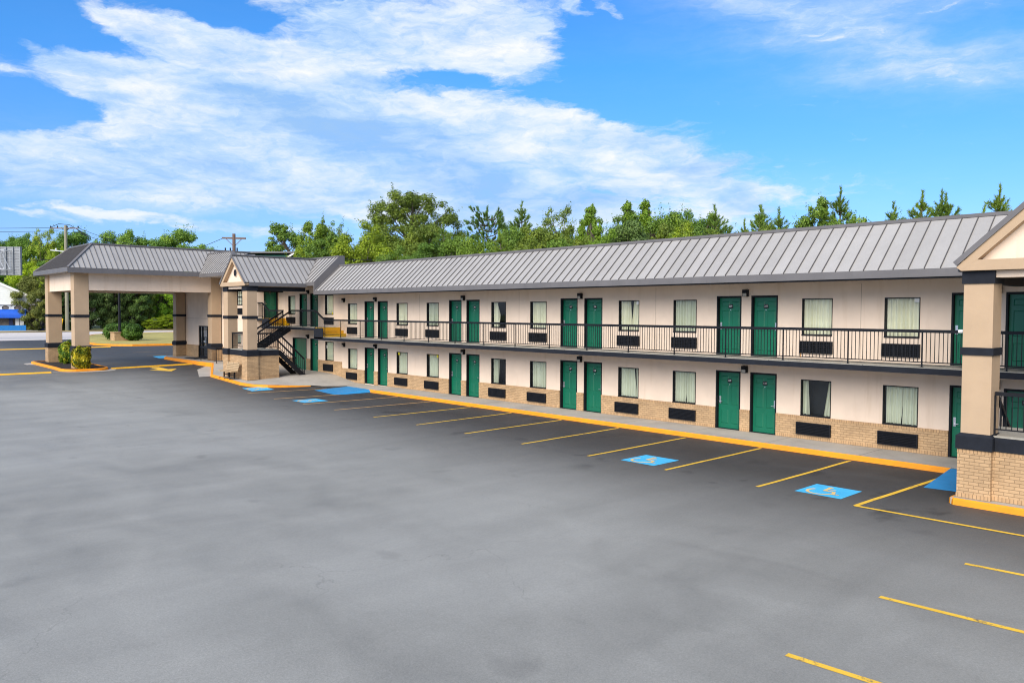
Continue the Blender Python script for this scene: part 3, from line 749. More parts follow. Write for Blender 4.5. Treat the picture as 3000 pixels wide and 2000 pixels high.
m = MB(); m.box(-53.95, -49.6, -3.885, -3.83, 6.47, 6.715); m.build('roof_fascia', 'fascia', lob)
m = MB(); m.box(-53.9, -49.6, -3.829, LY, 6.485, 6.50); m.build('soffit', 'soffitpale', lob)
m = MB(); m.box(LX0, LX1, -1.99, 9, 7.0, 7.1); m.build('flat_roof', 'flatroof', lob)
m = MB(); m.poly([(-49.6, -3.85, 6.5), (-49.6, -3.85, 6.715), (-51.6, -2.6, 8.2), (-51.6, -2.4, 8.2), (-51.0, -1.99, 7.1), (-49.7, -1.99, 6.5)]); m.poly([(-51.6, -2.4, 8.2), (-55.6, -2.4, 8.2), (-56.0, -1.99, 7.1), (-51.0, -1.99, 7.1)]); m.build('roof_end_panel', 'fascia', lob)

# ------------------------------------------------------------------ column helper
def column(parent, x0, x1, y0, y1, z0, zb, zband, zm, zt, cap=None, mat='tan', front_only=False):
    """brick foot to zb, dark band zb..zband, plaster shaft with a thin dark band zm=(lo,hi), optional cap (lo,hi)"""
    e = .055
    c = MB(); c.box(x0, x1, y0, y1, zband, zt); o = c.build('column', mat, parent, bevel=.012)
    b = MB(); b.box(x0 - .04, x1 + .04, y0 - .04, y1 + .04, z0 + .1, zb - .085, 0); b.box(x0 - .045, x1 + .045, y0 - .045, y1 + .045, zb - .085, zb, 1); b.box(x0 - .05, x1 + .05, y0 - .05, y1 + .05, z0 - .1, z0 + .1, 1); b.build('brick_foot', ['brick', 'rowlock'], o)
    k = MB(); n = .075
    k.box(x0 - n, x1 + n, y0 - n, y1 + n, zb + .001, zband - .05)
    A = [(x0 - n, y0 - n), (x1 + n, y0 - n), (x1 + n, y1 + n), (x0 - n, y1 + n)]; B = [(x0 - .004, y0 - .004), (x1 + .004, y0 - .004), (x1 + .004, y1 + .004), (x0 - .004, y1 + .004)]
    for i in range(4):
        j2 = (i + 1) % 4; k.quad(A[i] + (zband - .0501,), A[j2] + (zband - .0501,), B[j2] + (zband + .012,), B[i] + (zband + .012,))
    k.build('dark_band', 'bandblack', o)
    MB().box(x0 - .035, x1 + .035, y0 - .035, y1 + .035, zm[0], zm[1]).build('dark_band', 'bandblack', o)
    if cap: MB().box(x0 - .03, x1 + .03, y0 - .03, y1 + .05, cap[0], cap[1]).build('dark_cap', 'bandblack', o)
    return o

# ------------------------------------------------------------------ drive-through canopy
pc = thing('drive_through_canopy', 'drive-through entrance canopy with hipped grey metal roof on four tan columns', 'canopy')
CX0, CX1, CY0 = -62.0, -54.65, -11.4
for x0, x1, y0, y1, z0 in ((CX0, CX0 + .75, CY0, CY0 + .85, .5), (CX1 - .75, CX1, CY0, CY0 + .85, .5), (CX0 - .05, CX0 + .6, -2.75, LY - .06, LF), (CX1 - .65, CX1, -2.75, LY - .06, LF)):
    column(pc, x0, x1, y0, y1, z0, z0 + .86 + (.28 if y0 < -5 else 0), z0 + 1.17 + (.28 if y0 < -5 else 0), (3.76, 3.93), 6.6)
bx0, bx1 = CX0 + .02, CX1 - .02
m = MB(); T = .3
m.box(bx0 + .73, bx1 - .73, CY0 + .12, CY0 + .45, 5.47, 6.59); m.box(bx1 - .33, bx1, CY0 + .85, -2.76, 5.47, 6.59); m.box(bx0, bx0 + .33, CY0 + .85, -2.76, 5.47, 6.59)
m.build('beam', 'stucco', pc)
MB().box(bx0 + .331, bx1 - .331, CY0 + .451, LY - .01, 5.60, 5.66).build('ceiling', 'soffit', pc)
for (x, y) in ((-56.3, -8.5), (-56.3, -5.2), (-59.8, -8.5), (-59.8, -5.2)): MB().box(x - .3, x + .3, y - .3, y + .3, 5.57, 5.599).build('ceiling_light', 'lampglass', pc)
ex0, ex1, ey = CX0 - .75, CX1 + .75, CY0 - .5; EZ, TZ = 6.84, 8.48; rr = 1.85
yb = LY
m = MB()
slope_roof(m, (ex0, ey, EZ), (ex1, ey, EZ), (ex0 + rr, ey + rr, TZ), (ex1 - rr, ey + rr, TZ), .27, start=.2)
slope_roof(m, (ex1, ey, EZ), (ex1, -3.85, EZ), (ex1 - rr, ey + rr, TZ), (ex1 - rr, .6, TZ), .315, start=.35)
slope_roof(m, (ex0, yb, EZ), (ex0, ey, EZ), (ex0 + rr, yb, TZ), (ex0 + rr, ey + rr, TZ), .5, start=.3)
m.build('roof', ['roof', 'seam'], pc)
for s, X in ((1, ex0), (-1, ex1)): MB().beam((X, ey, EZ + .02), (X + s * rr, ey + rr, TZ + .03), .16, .05).build('hip_cap', 'fascia', pc)
MB().beam((ex1, -3.85, EZ - .07), (-55.48, -2.6, 8.22), .14, .04).build('valley_flashing', 'fascia', pc)
c = MB(); c.box(ex0 + rr - .1, ex1 - rr + .1, ey + rr - .1, ey + rr + .12, TZ - .02, TZ + .07); c.box(ex1 - rr - .12, ex1 - rr + .1, ey + rr + .12, .6, TZ - .02, TZ + .07); c.box(ex0 + rr - .1, ex0 + rr + .12, ey + rr + .12, .6, TZ - .02, TZ + .07); c.build('ridge_cap', 'fascia', pc)
f = MB(); f.box(ex0 - .03, ex1 + .03, ey - .03, ey + .02, 6.58, EZ); f.box(ex1 - .02, ex1 + .03, ey + .021, -3.83, 6.52, EZ - .01); f.box(ex0 - .03, ex0 + .02, ey + .021, LY, 6.58, EZ); f.build('roof_fascia', 'fascia', pc)
MB().box(ex0 + .021, ex1 - .021, ey + .021, LY - .05, 6.60, 6.615).build('soffit', 'soffitpale', pc)
MB().box(ex0 + rr, ex1 - rr, ey + rr, 1, TZ - .3, TZ - .1).build('flat_roof', 'flatroof', pc)

# ------------------------------------------------------------------ stair porticos
def portico(label, z0, zw, cx, yf, gnd, mirror, yv):
    """gabled stair portico; z0 reference floor, zw upper walkway height, cx ridge line, yf front of the columns; yv where its roof dies into the wing roof"""
    p = thing('stair_portico', label, 'portico')
    L = z0 + 1.45
    for s in (-1, 1):
        xa = cx + s * 1.32; column(p, xa - .3, xa + .3, yf, yf + .6, gnd, z0 + 1.11, z0 + 1.46, (z0 + 3.24, z0 + 3.41), z0 + 5.12, (z0 + 4.84, z0 + 5.115))
    xo = cx + 1.62
    # brick enclosure of the landing
    b = MB(); t = .1
    def bw(x0, x1, y0, y1):
        b.box(x0, x1, y0, y1, gnd + .1, z0 + 1.03, 0); b.box(x0 - .005, x1 + .005, y0 - .005, y1 + .005, z0 + 1.03, z0 + 1.11, 1); b.box(x0 - .008, x1 + .008, y0 - .008, y1 + .008, gnd - .1, gnd + .1, 1)
    bw(cx - .98, cx + .98, yf + .1, yf + .35)
    for s in (-1, 1): xs0 = cx + s * 1.45; bw(xs0 - .12, xs0 + .12, yf + .66, yf + 1.95)
    b.build('brick_base', ['brick', 'rowlock'], p)
    k = MB(); k.box(cx - .94, cx + .94, yf + .07, yf + .40, z0 + 1.115, L - .03)
    for s in (-1, 1): xs0 = cx + s * 1.46; k.box(xs0 - .15, xs0 + .15, yf + .68, yf + 1.93, z0 + 1.115, L - .03)
    k.build('dark_band', 'bandblack', p)
    MB().box(cx - 1.5, cx + 1.5, yf + .12, yf + 1.95, L - .029, L).build('landing_slab', 'slabconc', p)
    # beams
    MB().box(cx - 1.0, cx + 1.0, yf + .05, yf + .45, z0 + 4.97, z0 + 5.12).build('beam', 'stucco', p)
    for s in (-1, 1): xs0 = cx + s * 1.42; MB().box(xs0 - .1, xs0 + .1, yf + .66, yv + .05, z0 + 4.86, z0 + 5.09).build('side_beam', 'black', p)
    # gable: trim boards proud of the recessed panel
    yg = yf - .15; hw = 1.74; e = z0 + 5.13; ap = z0 + 6.93; sl = (ap - (e + .2)) / hw
    g = MB(); d = .22
    g.box(cx - hw + .1, cx + hw - .1, yg + .002, yg + d, e, e + .235)
    for s in (-1, 1):
        A = [(cx + s * hw, e + .08), (cx + s * (hw - .1), e), (cx + s * (hw - .42), e + .235), (cx, ap - .36), (cx, ap - .07)]
        n = len(A)
        g.poly([(x, yg, z) for x, z in A]) ; g.poly([(x, yg + d, z) for x, z in A])
        for i in range(n):
            (x, z), (x2, z2) = A[i], A[(i + 1) % n]; g.quad((x, yg, z), (x2, yg, z2), (x2, yg + d, z2), (x, yg + d, z))
    g.build('gable_trim', 'tan', p)
    q = MB(); q.poly([(cx - hw + .3, yg + d + .01, e + .1), (cx + hw - .3, yg + d + .01, e + .1), (cx, yg + d + .01, ap - .25)]); go = q.build('gable_panel', 'stucco', p)
    v = MB(); v.tube([(cx, yg + d - .03, e + .78), (cx, yg + d + .02, e + .78)], .235, 28, 1); v.tube([(cx, yg + d - .045, e + .78), (cx, yg + d - .029, e + .78)], .2, 28, 0)
    v.build('round_vent', ['grille', 'stucco'], go)
    # roof
    m = MB(); er = z0 + 5.33
    o = .03
    for s in (1, -1):
        P0, P1 = (cx + s * hw, yg - .04, er), (cx + s * hw, yv, er); Q0, Q1 = (cx, yg - .04, ap), (cx, -.02, ap)
        if s > 0: slope_roof(m, P0, P1, Q0, Q1, .335, start=.25)
        else: slope_roof(m, P1, P0, Q1, Q0, .335, start=.25)
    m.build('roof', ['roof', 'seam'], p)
    f = MB()
    for s in (1, -1):
        f.box(min(cx + s * hw, cx + s * (hw + .035)), max(cx + s * hw, cx + s * (hw + .035)), yg + d, yv, z0 + 5.12, er)
        f.beam((cx + s * (hw + .02), yg - .02, er - .045), (cx, yg - .02, ap - .045), .05, .11, up=(0, 0, 1))
        f.beam((cx + s * hw, yv, er + .02), (cx, -.02, ap + .02), .13, .04)
    f.box(cx - .1, cx + .1, yg - .05, 0, ap - .015, ap + .045)
    f.build('roof_fascia', 'fascia', p)
    MB().box(cx - hw + .02, cx + hw - .02, yg + d + .02, yv, z0 + 5.125, z0 + 5.14).build('ceiling', 'soffit', p)
    # landing guard rails
    rail_run('railing', (cx - 1.0, yf + .25, L), (cx + 1.0, yf + .25, L), p, (0, 1), h=.98, low2=False)
    for s in (-1, 1): rail_run('railing', (cx + s * 1.46, yf + .66, L), (cx + s * 1.46, yf + 1.9, L), p, (1,), h=.98, low2=False)
    return p, L

def stairs(label, L, zlow, ztop, cx, yf, side, ytop=-1.57):
    """dog-leg steel stairs: lower flight on the +x side when side=1"""
    t = thing('staircase', label, 'staircase')
    def flight(xa, xb, y0, z0, y1, z1, n):
        for x in (xa, xb): MB().beam((x, y0, z0 - .13), (x, y1, z1 - .13), .05, .27).build('stringer', 'rail', t)
        for k in range(1, n):
            y = lerp(y0, y1, k / n); z = lerp(z0, z1, k / n)
            MB().box(xa + .026, xb - .026, min(y, y + (y1 - y0) / n) - .01, max(y, y + (y1 - y0) / n) + .01, z - .045, z).build('tread', 'rail', t)
        for x in (xa, xb):
            rail_run('handrail', (x, y0, z0), (x, y1, z1), t, (0, 1), h=.98, sp=.125, low2=False)
    lo = (cx + .42, cx + 1.5); up = (cx - 1.66, cx - .72)
    if side < 0: lo = (2 * cx - lo[1], 2 * cx - lo[0]); up = (2 * cx - up[1], 2 * cx - up[0])
    flight(lo[0], lo[1], yf + 1.95, L, yf + 3.62, zlow, 8)
    flight(up[0], up[1], yf + 1.75, L, ytop, ztop, 8)
    m = MB(); m.box(cx - 1.35, cx + 1.35, yf + 1.7, yf + 1.95, L - .24, L - .03); m.build('landing_beam', 'rail', t)
    return t
pl, L1 = portico('far stair portico with gabled grey roof and a bench before its brick base', .5, Z3, -44.65, -5.40, .34, 1, -1.74)
stairs('far black steel staircase zigzagging up inside the gabled portico beside the bench', L1, .37, Z3, -44.65, -5.40, 1)
pn, L2 = portico('near stair portico cut off by the right edge, with large tan column', 0., Z2, -4.46, -5.19, 0., -1, -1.74)
stairs('near black steel staircase partly hidden behind the big tan column at right', L2, .0, Z2, -4.46, -5.19, -1)
# lamp and box on the near column
m = MB(); m.box(-6.13, -6.08, -4.98, -4.86, 3.70, 3.86); m.tube([(-6.13, -4.92, 3.78), (-6.18, -4.92, 3.76), (-6.25, -4.93, 3.76)], [.025, .045, .04], 12); m.build('spotlight', 'white', pn)
# ------------------------------------------------------------------ pavements and kerbs
def kerb(name, path, ztop, zbot, mat='kerbyellow', w=.15, step=.6, closed=False, gutter=None):
    """kerb along a polyline (outer edge), body lies to the left of the path direction"""
    P = [Vector(p) for p in path]; Q = []
    segs = list(zip(P, P[1:] + ([P[0]] if closed else []))) if closed else list(zip(P, P[1:]))
    for a, b in segs:
        n = max(1, int((b - a).length / step))
        for i in range(n): Q.append(a.lerp(b, i / n))
    if not closed: Q.append(P[-1])
    n = len(Q); m = MB(); prof = []
    for i, q in enumerate(Q):
        a = Q[(i - 1) % n] if (closed or i) else q; b = Q[(i + 1) % n] if (closed or i < n - 1) else q
        d = (b - a).normalized(); s = Vector((-d.y, d.x))
        zt = ztop(q.x, q.y); zb = zbot(q.x, q.y) - .03
        pin = q + s * w; po = q + s * .012; pm = q + s * .045
        prof.append([(q.x, q.y, zb), (po.x, po.y, zt - .03), (pm.x, pm.y, zt), (pin.x, pin.y, zt + .001), (pin.x, pin.y, zb)])
    for i in range(n if closed else n - 1):
        a, b = prof[i], prof[(i + 1) % n]
        for k in range(4): m.quad(a[k], b[k], b[k + 1], a[k + 1])
    for e in ([] if closed else (0, -1)): m.poly(prof[e])
    return struct(m.build(name, mat))
def pave(name, path, yback, zf, mat, inset=.15, drop=None):
    """paved sheet from a front polyline back to yback, heights from zf"""
    m = MB(); Q = []
    for (a, b) in zip(path, path[1:]):
        a, b = Vector(a), Vector(b); n = max(1, int((b - a).length / .5)); Q += [a.lerp(b, i / n) for i in range(n)]
    Q.append(Vector(path[-1])); rows = 6
    for q in Q:
        for j in range(rows + 1):
            y = lerp(q.y, yback, j / rows); m.v.append((q.x, y, zf(q.x, y)))
    for i in range(len(Q) - 1):
        for j in range(rows):
            a = i * (rows + 1) + j; m.f.append((a, a + rows + 1, a + rows + 2, a + 1)); m.m.append(0)
    return struct(m.build(name, mat))
# main pavement beside the stalls
pave('sidewalk', [(-39.3, -1.2), (-38.2, -1.45), (-36.25, -1.735), (-6.3, -1.735), (9.2, -1.735)], .05, lambda x, y: 0.0 if x > -36.2 else zap(x, y), 'concrete')
kerb('kerb', [(-36.25, -1.8), (-7.35, -1.8)], lambda x, y: .002, zg, w=.065)
m = MB(); m.poly([(-39.0, -1.25, zap(-39, -1.25) + .006), (-38.55, -3.65, zg(-38.55) + .006), (-36.15, -3.85, zg(-36.15) + .006), (-36.0, -1.78, .004)]); m.poly([(-36.15, -3.85, zg(-36.15) + .006), (-35.85, -3.4, zg(-35.8) + .006), (-35.85, -1.81, zg(-35.8) + .012), (-36.0, -1.78, .004)])
struct(m.build('blue_kerb_ramp', 'blueramp'))
m = MB(); m.poly([(-7.35, -1.79, .004), (-7.22, -4.1, zg(-7) + .006), (-6.45, -4.0, zg(-6) + .006), (-6.24, -3.9, zg(-6) + .010), (-6.24, -1.79, .004)]); struct(m.build('blue_kerb_ramp', 'blueramp'))
# near portico slab
m = MB(); m.box(-6.19, 9.2, -5.385, -1.74, -.3, -.002); struct(m.build('sidewalk', 'concrete'))
kerb('kerb', [(-6.25, -1.8), (-6.25, -5.3), (-6.12, -5.45), (9.2, -5.45)], lambda x, y: .001, zg, w=.07)
# raised apron around the far portico and the lobby walk
front = [(-62.45, -3.2), (-61.6, -3.62), (-54.6, -3.75), (-52.9, -3.5), (-47.0, -5.95), (-42.6, -6.1), (-41.6, -5.85), (-40.9, -5.2), (-40.55, -4.2), (-40.3, -2.9), (-39.3, -1.2)]
ins = []
pave('sidewalk', [(-62.45, -3.05)] + [(x, y + .12) for x, y in front[1:6]] + [(-41.7, -5.72), (-41.03, -5.12), (-40.68, -4.15), (-40.4, -2.8), (-39.3, -1.2)], .05, zap, 'concrete')
kerb('kerb', front[:-1], lambda x, y: zap(x, y) + .004, zg)
pave('gutter_concrete', [(-53.4, -3.75), (-51.5, -5.0), (-47.2, -6.55)], -3.6, lambda x, y: zg(x) + .006, 'concrete')
# planted island in front of the canopy
isl = []
def rrect(x0, x1, y0, y1, r, n=7):
    P = []
    for cx, cy, a in ((x1 - r, y0 + r, -90), (x1 - r, y1 - r, 0), (x0 + r, y1 - r, 90), (x0 + r, y0 + r, 180)):
        for i in range(n + 1): t = R(a + 90 * i / n); P.append((cx + r * math.cos(t), cy + r * math.sin(t)))
    return P
ip = rrect(-63.0, -53.75, -12.3, -9.5, .95)
kerb('kerb', ip, lambda x, y: zg(x) + .15, zg, closed=True, step=.4)
m = MB(); m.poly([(x, y, zg(x) + .125) for x, y in rrect(-62.87, -53.88, -12.17, -9.63, .85)]); struct(m.build('mulch_bed', 'mulch'))
m = MB(); m.poly([(x, y, zg(x) + .004) for x, y in rrect(-63.25, -53.2, -12.75, -9.1, 1.3)]); struct(m.build('gutter_concrete', 'concrete'))
# lawn beyond the lot
lp = [(-86, 60), (-86, 6), (-86.6, 1.8), (-88.3, .2), (-91.5, -.5), (-96, -.2), (-104, 1.3), (-112, 3.4), (-122, 6.6), (-128, 9.2), (-132, 13.5), (-134.5, 22), (-138, 60)]
kerb('kerb', lp[::-1], lambda x, y: zg(x) + .2, zg, w=.3, step=2)
m = MB(); m.poly([(x, y, zg(x) + .17) for x, y in lp]); struct(m.build('lawn', 'grass'))

# ------------------------------------------------------------------ furniture
def oriented(name, label, cat, loc, rz=0, group=None): return thing(name, label, cat, loc, rz, group)
b = thing('park_bench', 'cream slatted bench with black metal legs against the brick portico base', 'bench', (-44.75, -5.66, zap(-44.7, -5.6)))
m = MB()
for i in range(4): m.box(-.92, .92, -.38 + i * .115, -.38 + i * .115 + .095, .41, .445)
m.build('seat', 'benchpaint', b)
m = MB()
for i in range(5): z = .50 + i * .095; m.beam((-.85, .075 + i * .028, z), (.85, .075 + i * .028, z), .026, .078, up=(0, .28, 1))
m.build('backrest', 'benchpaint', b)
for x in (-.72, 0, .72):
    m = MB(); m.beam((x, -.30, .395), (x, .10, .395), .05, .035); m.box(x - .03, x + .03, -.11, -.05, .02, .40); m.box(x - .03, x + .03, -.40, .22, 0, .035); m.beam((x, .085, .40), (x, .20, .93), .04, .03, up=(0, 1, 0)); m.build('leg', 'rail', b)
m = MB(); m.box(-.72, .72, -.1, -.06, .20, .24); m.build('stretcher', 'rail', b)
gt = thing('guard_rail', 'black metal guard rail with square posts on the walk beside the lobby entrance', 'guard rail', (0, 0, 0))
za = .66
for A, B, pp in (((-55.1, -3.35, zs(-55.1)), (-52.25, -3.42, zs(-52.2)), (0, 1)), ((-52.25, -3.42, zs(-52.2)), (-52.2, -2.08, zs(-52.2)), ())):
    rail_run('railing', A, B, gt, pp, h=1.02, sp=.16, top=(.07, .12), low2=False)
dm = MB(); dm.box(-59.0, -56.9, -3.1, LY - .06, .735, .75); tag(dm.build('door_mat', 'mat'), 'black mat lying in front of the lobby glass doors', 'door mat')
# lamp post in its brick planter
lpz = zg(-98) + .17
lpst = thing('lamp_post', 'black lamp post standing in the brick planter on the lawn', 'lamp post', (-99.4, 4.35, lpz))
MB().tube([(0, 0, 0), (0, 0, 1.9), (0, 0, 9.5)], [.19, .15, .09], 12).build('pole', 'black', lpst)
m = MB(); m.tube([(0, 0, 9.5), (.9, 0, 9.7)], .05, 8); m.box(.8, 1.5, -.18, .18, 9.6, 9.8); m.build('lamp_head', 'black', lpst)
pl_ = thing('brick_planter', 'square tan brick planter around the foot of the black lamp post', 'planter', (0, 0, 0))
m = MB(); m.box(-100.2, -98.6, 3.55, 5.15, lpz - .05, lpz + .92, 0); m.box(-100.26, -98.54, 3.49, 5.21, lpz + .92, lpz + 1.02, 1); m.build('planter_wall', ['brick', 'rowlock'], pl_)

# ------------------------------------------------------------------ plants
def leaf_mesh(name, C, N, size, tint, mat, aspect=.62, rnd=None):
    """many small leaf quads at C facing N"""
    n = len(C); rnd = rnd or np.random.default_rng(1)
    N = N / np.linalg.norm(N, axis=1, keepdims=True)
    a = np.cross(N, rnd.normal(size=(n, 3))); a /= np.linalg.norm(a, axis=1, keepdims=True); b = np.cross(N, a)
    s = (size * rnd.uniform(.6, 1.35, n))[:, None] if not np.ndim(size) else size[:, None]
    V = np.empty((n, 4, 3)); V[:, 0] = C - a * s; V[:, 1] = C + b * s * aspect; V[:, 2] = C + a * s; V[:, 3] = C - b * s * aspect
    V[:, 1] += N * s * .12; V[:, 3] += N * s * .12
    me = bpy.data.meshes.new(name); me.vertices.add(n * 4); me.vertices.foreach_set('co', V.reshape(-1))
    me.loops.add(n * 4); me.loops.foreach_set('vertex_index', np.arange(n * 4, dtype=np.int32))
    me.polygons.add(n); me.polygons.foreach_set('loop_start', np.arange(0, n * 4, 4, dtype=np.int32)); me.polygons.foreach_set('loop_total', np.full(n, 4, dtype=np.int32))
    at = me.attributes.new('tint', 'FLOAT', 'FACE'); at.data.foreach_set('value', np.clip(tint, 0, 1).astype(np.float32))
    me.materials.append(MAT[mat]); me.update(calc_edges=True); return me
def sph(rnd, n):
    d = rnd.normal(size=(n, 3)); return d / np.linalg.norm(d, axis=1, keepdims=True)
def branch_mesh(name, segs):
    m = MB()
    for pts, rs in segs: m.tube(pts, rs, 6, cap=False)
    me = bpy.data.meshes.new(name); me.from_pydata(m.v, [], m.f); me.materials.append(MAT['bark']); me.polygons.foreach_set('use_smooth', [True] * len(m.f)); me.update(); return me

def broad_proto(seed, H=10., Rr=3.4, base=.22, n_cl=70, leaves=150, clump=(.55, 1.0), size=.15, shape='round', openness=0.0, mat='leaf'):
    rnd = np.random.default_rng(seed); segs = []; zc = H * (base + (1 - base) / 2); hz = H * (1 - base) / 2
    C = []; 
    tr = [(0, 0, 0)]
    for i in range(1, 6): tr.append((rnd.normal(0, .06 * i), rnd.normal(0, .06 * i), H * .82 * i / 5))
    segs.append((tr, list(np.linspace(.019 * H, .003 * H, 6))))
    for i in range(n_cl):
        d = sph(rnd, 1)[0]; q = rnd.uniform(.25, 1) ** .45
        if shape == 'up':
            z = rnd.uniform(-1, 1); r = Rr * (1 - .55 * max(0, z)) * (1 if z > -.6 else .8) * rnd.uniform(.15, 1) ** .5; t = rnd.uniform(0, 2 * PI); P = np.array([r * math.cos(t), r * math.sin(t), zc + z * hz])
        elif shape == 'umbrella':
            t = rnd.uniform(0, 2 * PI); r = Rr * rnd.uniform(0, 1) ** .5; P = np.array([r * math.cos(t), r * math.sin(t), H * (.80 + .17 * math.sqrt(max(0, 1 - (r / Rr) ** 2))) - rnd.uniform(0, .14) * H])
        elif shape == 'poplar':
            z = rnd.uniform(0, 1) ** .7; k = rnd.integers(0, 3); t = k * 2.1; rr = Rr * (1 - z) ** .7 * .8 + .17; hk = (1, .86, .78)[k]
            P = np.array([.38 * Rr * math.cos(t) + rnd.normal(0, rr * .5), .38 * Rr * math.sin(t) + rnd.normal(0, rr * .5), H * (base + (1 - base) * z * hk)])
        else:
            P = np.array([d[0] * Rr * q, d[1] * Rr * q, zc + d[2] * hz * q]); 
            P[:2] *= 1 + .12 * math.sin(3 * math.atan2(d[1], d[0]) + seed)
        C.append(P)
    C = np.array(C); pts = []; nor = []; tint = []; sz = []
    for P in C:
        r = rnd.uniform(*clump)
        if shape in ('poplar', 'up'): r *= 1.2 - (.45 if shape == 'poplar' else .3) * max(0, min(1, P[2] / H))
        n = int(leaves * (r / np.mean(clump)) ** 2 * (1 - openness))
        d = sph(rnd, n); q = rnd.uniform(0, 1, n) ** .42; p = P + d * q[:, None] * r * np.array([1, 1, .72])
        pts.append(p); nr = d + np.array([0, 0, .55]) + rnd.normal(0, .5, (n, 3)); nor.append(nr)
        tint.append(np.clip(rnd.normal(.48, .13) + rnd.normal(0, .16, n) , .0, 1)); sz.append(size * rnd.uniform(.6, 1.4, n))
        if rnd.uniform() < .55:
            zb = max(H * base * .9, P[2] - .9 * math.hypot(P[0], P[1]) - .3); a = np.array([tr[2][0] * .5, tr[2][1] * .5, min(zb, H * .78)])
            mid = (a + P) / 2 + np.array([0, 0, -.15]) + rnd.normal(0, .12, 3); segs.append(([tuple(a), tuple(mid), tuple(P)], [.007 * H, .004 * H, .0012 * H]))
    # stray twigs poking out of the outline
    k = n_cl // (3 if shape != 'poplar' else 12); idx = rnd.integers(0, len(C), k)
    for i in idx:
        P = C[i]; o = P - np.array([0, 0, zc]); o = o / (np.linalg.norm(o) + 1e-6); o[2] = abs(o[2]) * .9 + .35; n = 16
        t = rnd.uniform(.4, 1.15, n)[:, None]; p = P + o * t * clump[1] + rnd.normal(0, .09, (n, 3)); pts.append(p); nor.append(rnd.normal(size=(n, 3)) + o); tint.append(np.full(n, .55) + rnd.normal(0, .1, n)); sz.append(size * rnd.uniform(.5, 1.1, n))
    return branch_mesh('trunk', segs), leaf_mesh('crown', np.vstack(pts), np.vstack(nor), np.concatenate(sz), np.concatenate(tint), mat, rnd=rnd)

def pine_proto(seed, H=10., Rr=1.5, base=.28, whorls=13, style='cone'):
    """young pine: upswept branches ending in bottle-brush needle tufts"""
    rnd = np.random.default_rng(seed); segs = [([(0, 0, 0), (.05, 0, H * .5), (0, .03, H * .97)], [.016 * H, .010 * H, .002 * H])]
    tips = []
    def tuft(P, d, L, n=60): tips.append((np.array(P), np.array(d), L, n))
    for k in range(5): tuft((.03 * rnd.normal(), .03 * rnd.normal(), H - 1.05 + .25 * k), (.08 * rnd.normal(), .08 * rnd.normal(), 1), .36, 52)
    if style == 'cone':
        j = 0; dz = .72
        while H - dz > base * H:
            r0 = min(Rr, .16 + .23 * j ** .92)
            nb = 5 + (j > 1)
            for k in range(nb):
                t = 2 * PI * (k + rnd.uniform(-.3, .3)) / nb + j * 1.3; r = r0 * rnd.uniform(.55, 1.25); z = H - dz + rnd.uniform(-.12, .12)
                P = np.array([r * math.cos(t), r * math.sin(t), z + r * rnd.uniform(.15, .50)]); a = np.array([0, 0, z - .05]); mid = (a + P) / 2 + np.array([0, 0, -.10 * r])
                segs.append(([tuple(a), tuple(mid), tuple(P)], [.003 * H, .002 * H, .001 * H]))
                d = P - mid; d /= np.linalg.norm(d) + 1e-6; d[2] += .7
                tuft(P + np.array([0, 0, .08]), d, .36, 46)
                for q in range(1 + int(r / .28)):
                    s = rnd.uniform(.3, .95); Q = mid * (1 - s) + P * s; o = rnd.normal(0, .09 + .10 * r, 3); o[2] = abs(o[2]) * .6
                    tuft(Q + o, np.array([math.cos(t) * .8, math.sin(t) * .8, .7]) + o * 2, .30, 40)
            dz += rnd.uniform(.34, .52); j += 1
    else:
      for w in range(whorls):
        t_ = w / (whorls - 1); z = lerp(base, .93, t_); rr = Rr * math.sqrt(max(.05, 1 - ((z - .68) / .34) ** 2))
        for k in range(9):
            t = 2 * PI * (k + rnd.uniform(-.3, .3)) / 9 + w; r = rr * rnd.uniform(.5, 1.15); up = r * rnd.uniform(.1, .4)
            P = np.array([r * math.cos(t), r * math.sin(t), z * H + up]); a = np.array([0, 0, z * H - .15]); mid = (a + P) / 2 + np.array([0, 0, -.12 * r])
            segs.append(([tuple(a), tuple(mid), tuple(P)], [.004 * H, .0025 * H, .0012 * H]))
            d = (P - mid); d /= np.linalg.norm(d); d[2] += .3
            for q in range(4):
                o = rnd.normal(0, .20, 3); tuft(P + o, d + o * 2, .34, 50)
    V = []; tint = []
    k_ = 1.0 if style == 'cone' else 1.35
    for P, d, L, n in tips:
        d = d / np.linalg.norm(d); u = rnd.uniform(-.5, .5, n); b = P + d * (u * L)[:, None]
        o = sph(rnd, n) * .85 + d * 1.25; o /= np.linalg.norm(o, axis=1, keepdims=True); ln = rnd.uniform(.11, .21, n)[:, None] * k_; s = np.cross(o, sph(rnd, n)); s /= np.linalg.norm(s, axis=1, keepdims=True); s *= .014 * k_
        V.append(np.stack([b - s, b + s, b + o * ln + s * .5, b + o * ln - s * .5], 1)); tint.append(np.clip(rnd.normal(.5, .13) + rnd.normal(0, .15, n), 0, 1))
    V = np.concatenate(V); n = len(V); me = bpy.data.meshes.new('crown'); me.vertices.add(n * 4); me.vertices.foreach_set('co', V.reshape(-1)); me.loops.add(n * 4); me.loops.foreach_set('vertex_index', np.arange(n * 4, dtype=np.int32))
    me.polygons.add(n); me.polygons.foreach_set('loop_start', np.arange(0, n * 4, 4, dtype=np.int32)); me.polygons.foreach_set('loop_total', np.full(n, 4, dtype=np.int32))
    at = me.attributes.new('tint', 'FLOAT', 'FACE'); at.data.foreach_set('value', np.concatenate(tint).astype(np.float32)); me.materials.append(MAT['needle']); me.update(calc_edges=True)
    return branch_mesh('trunk', segs), me

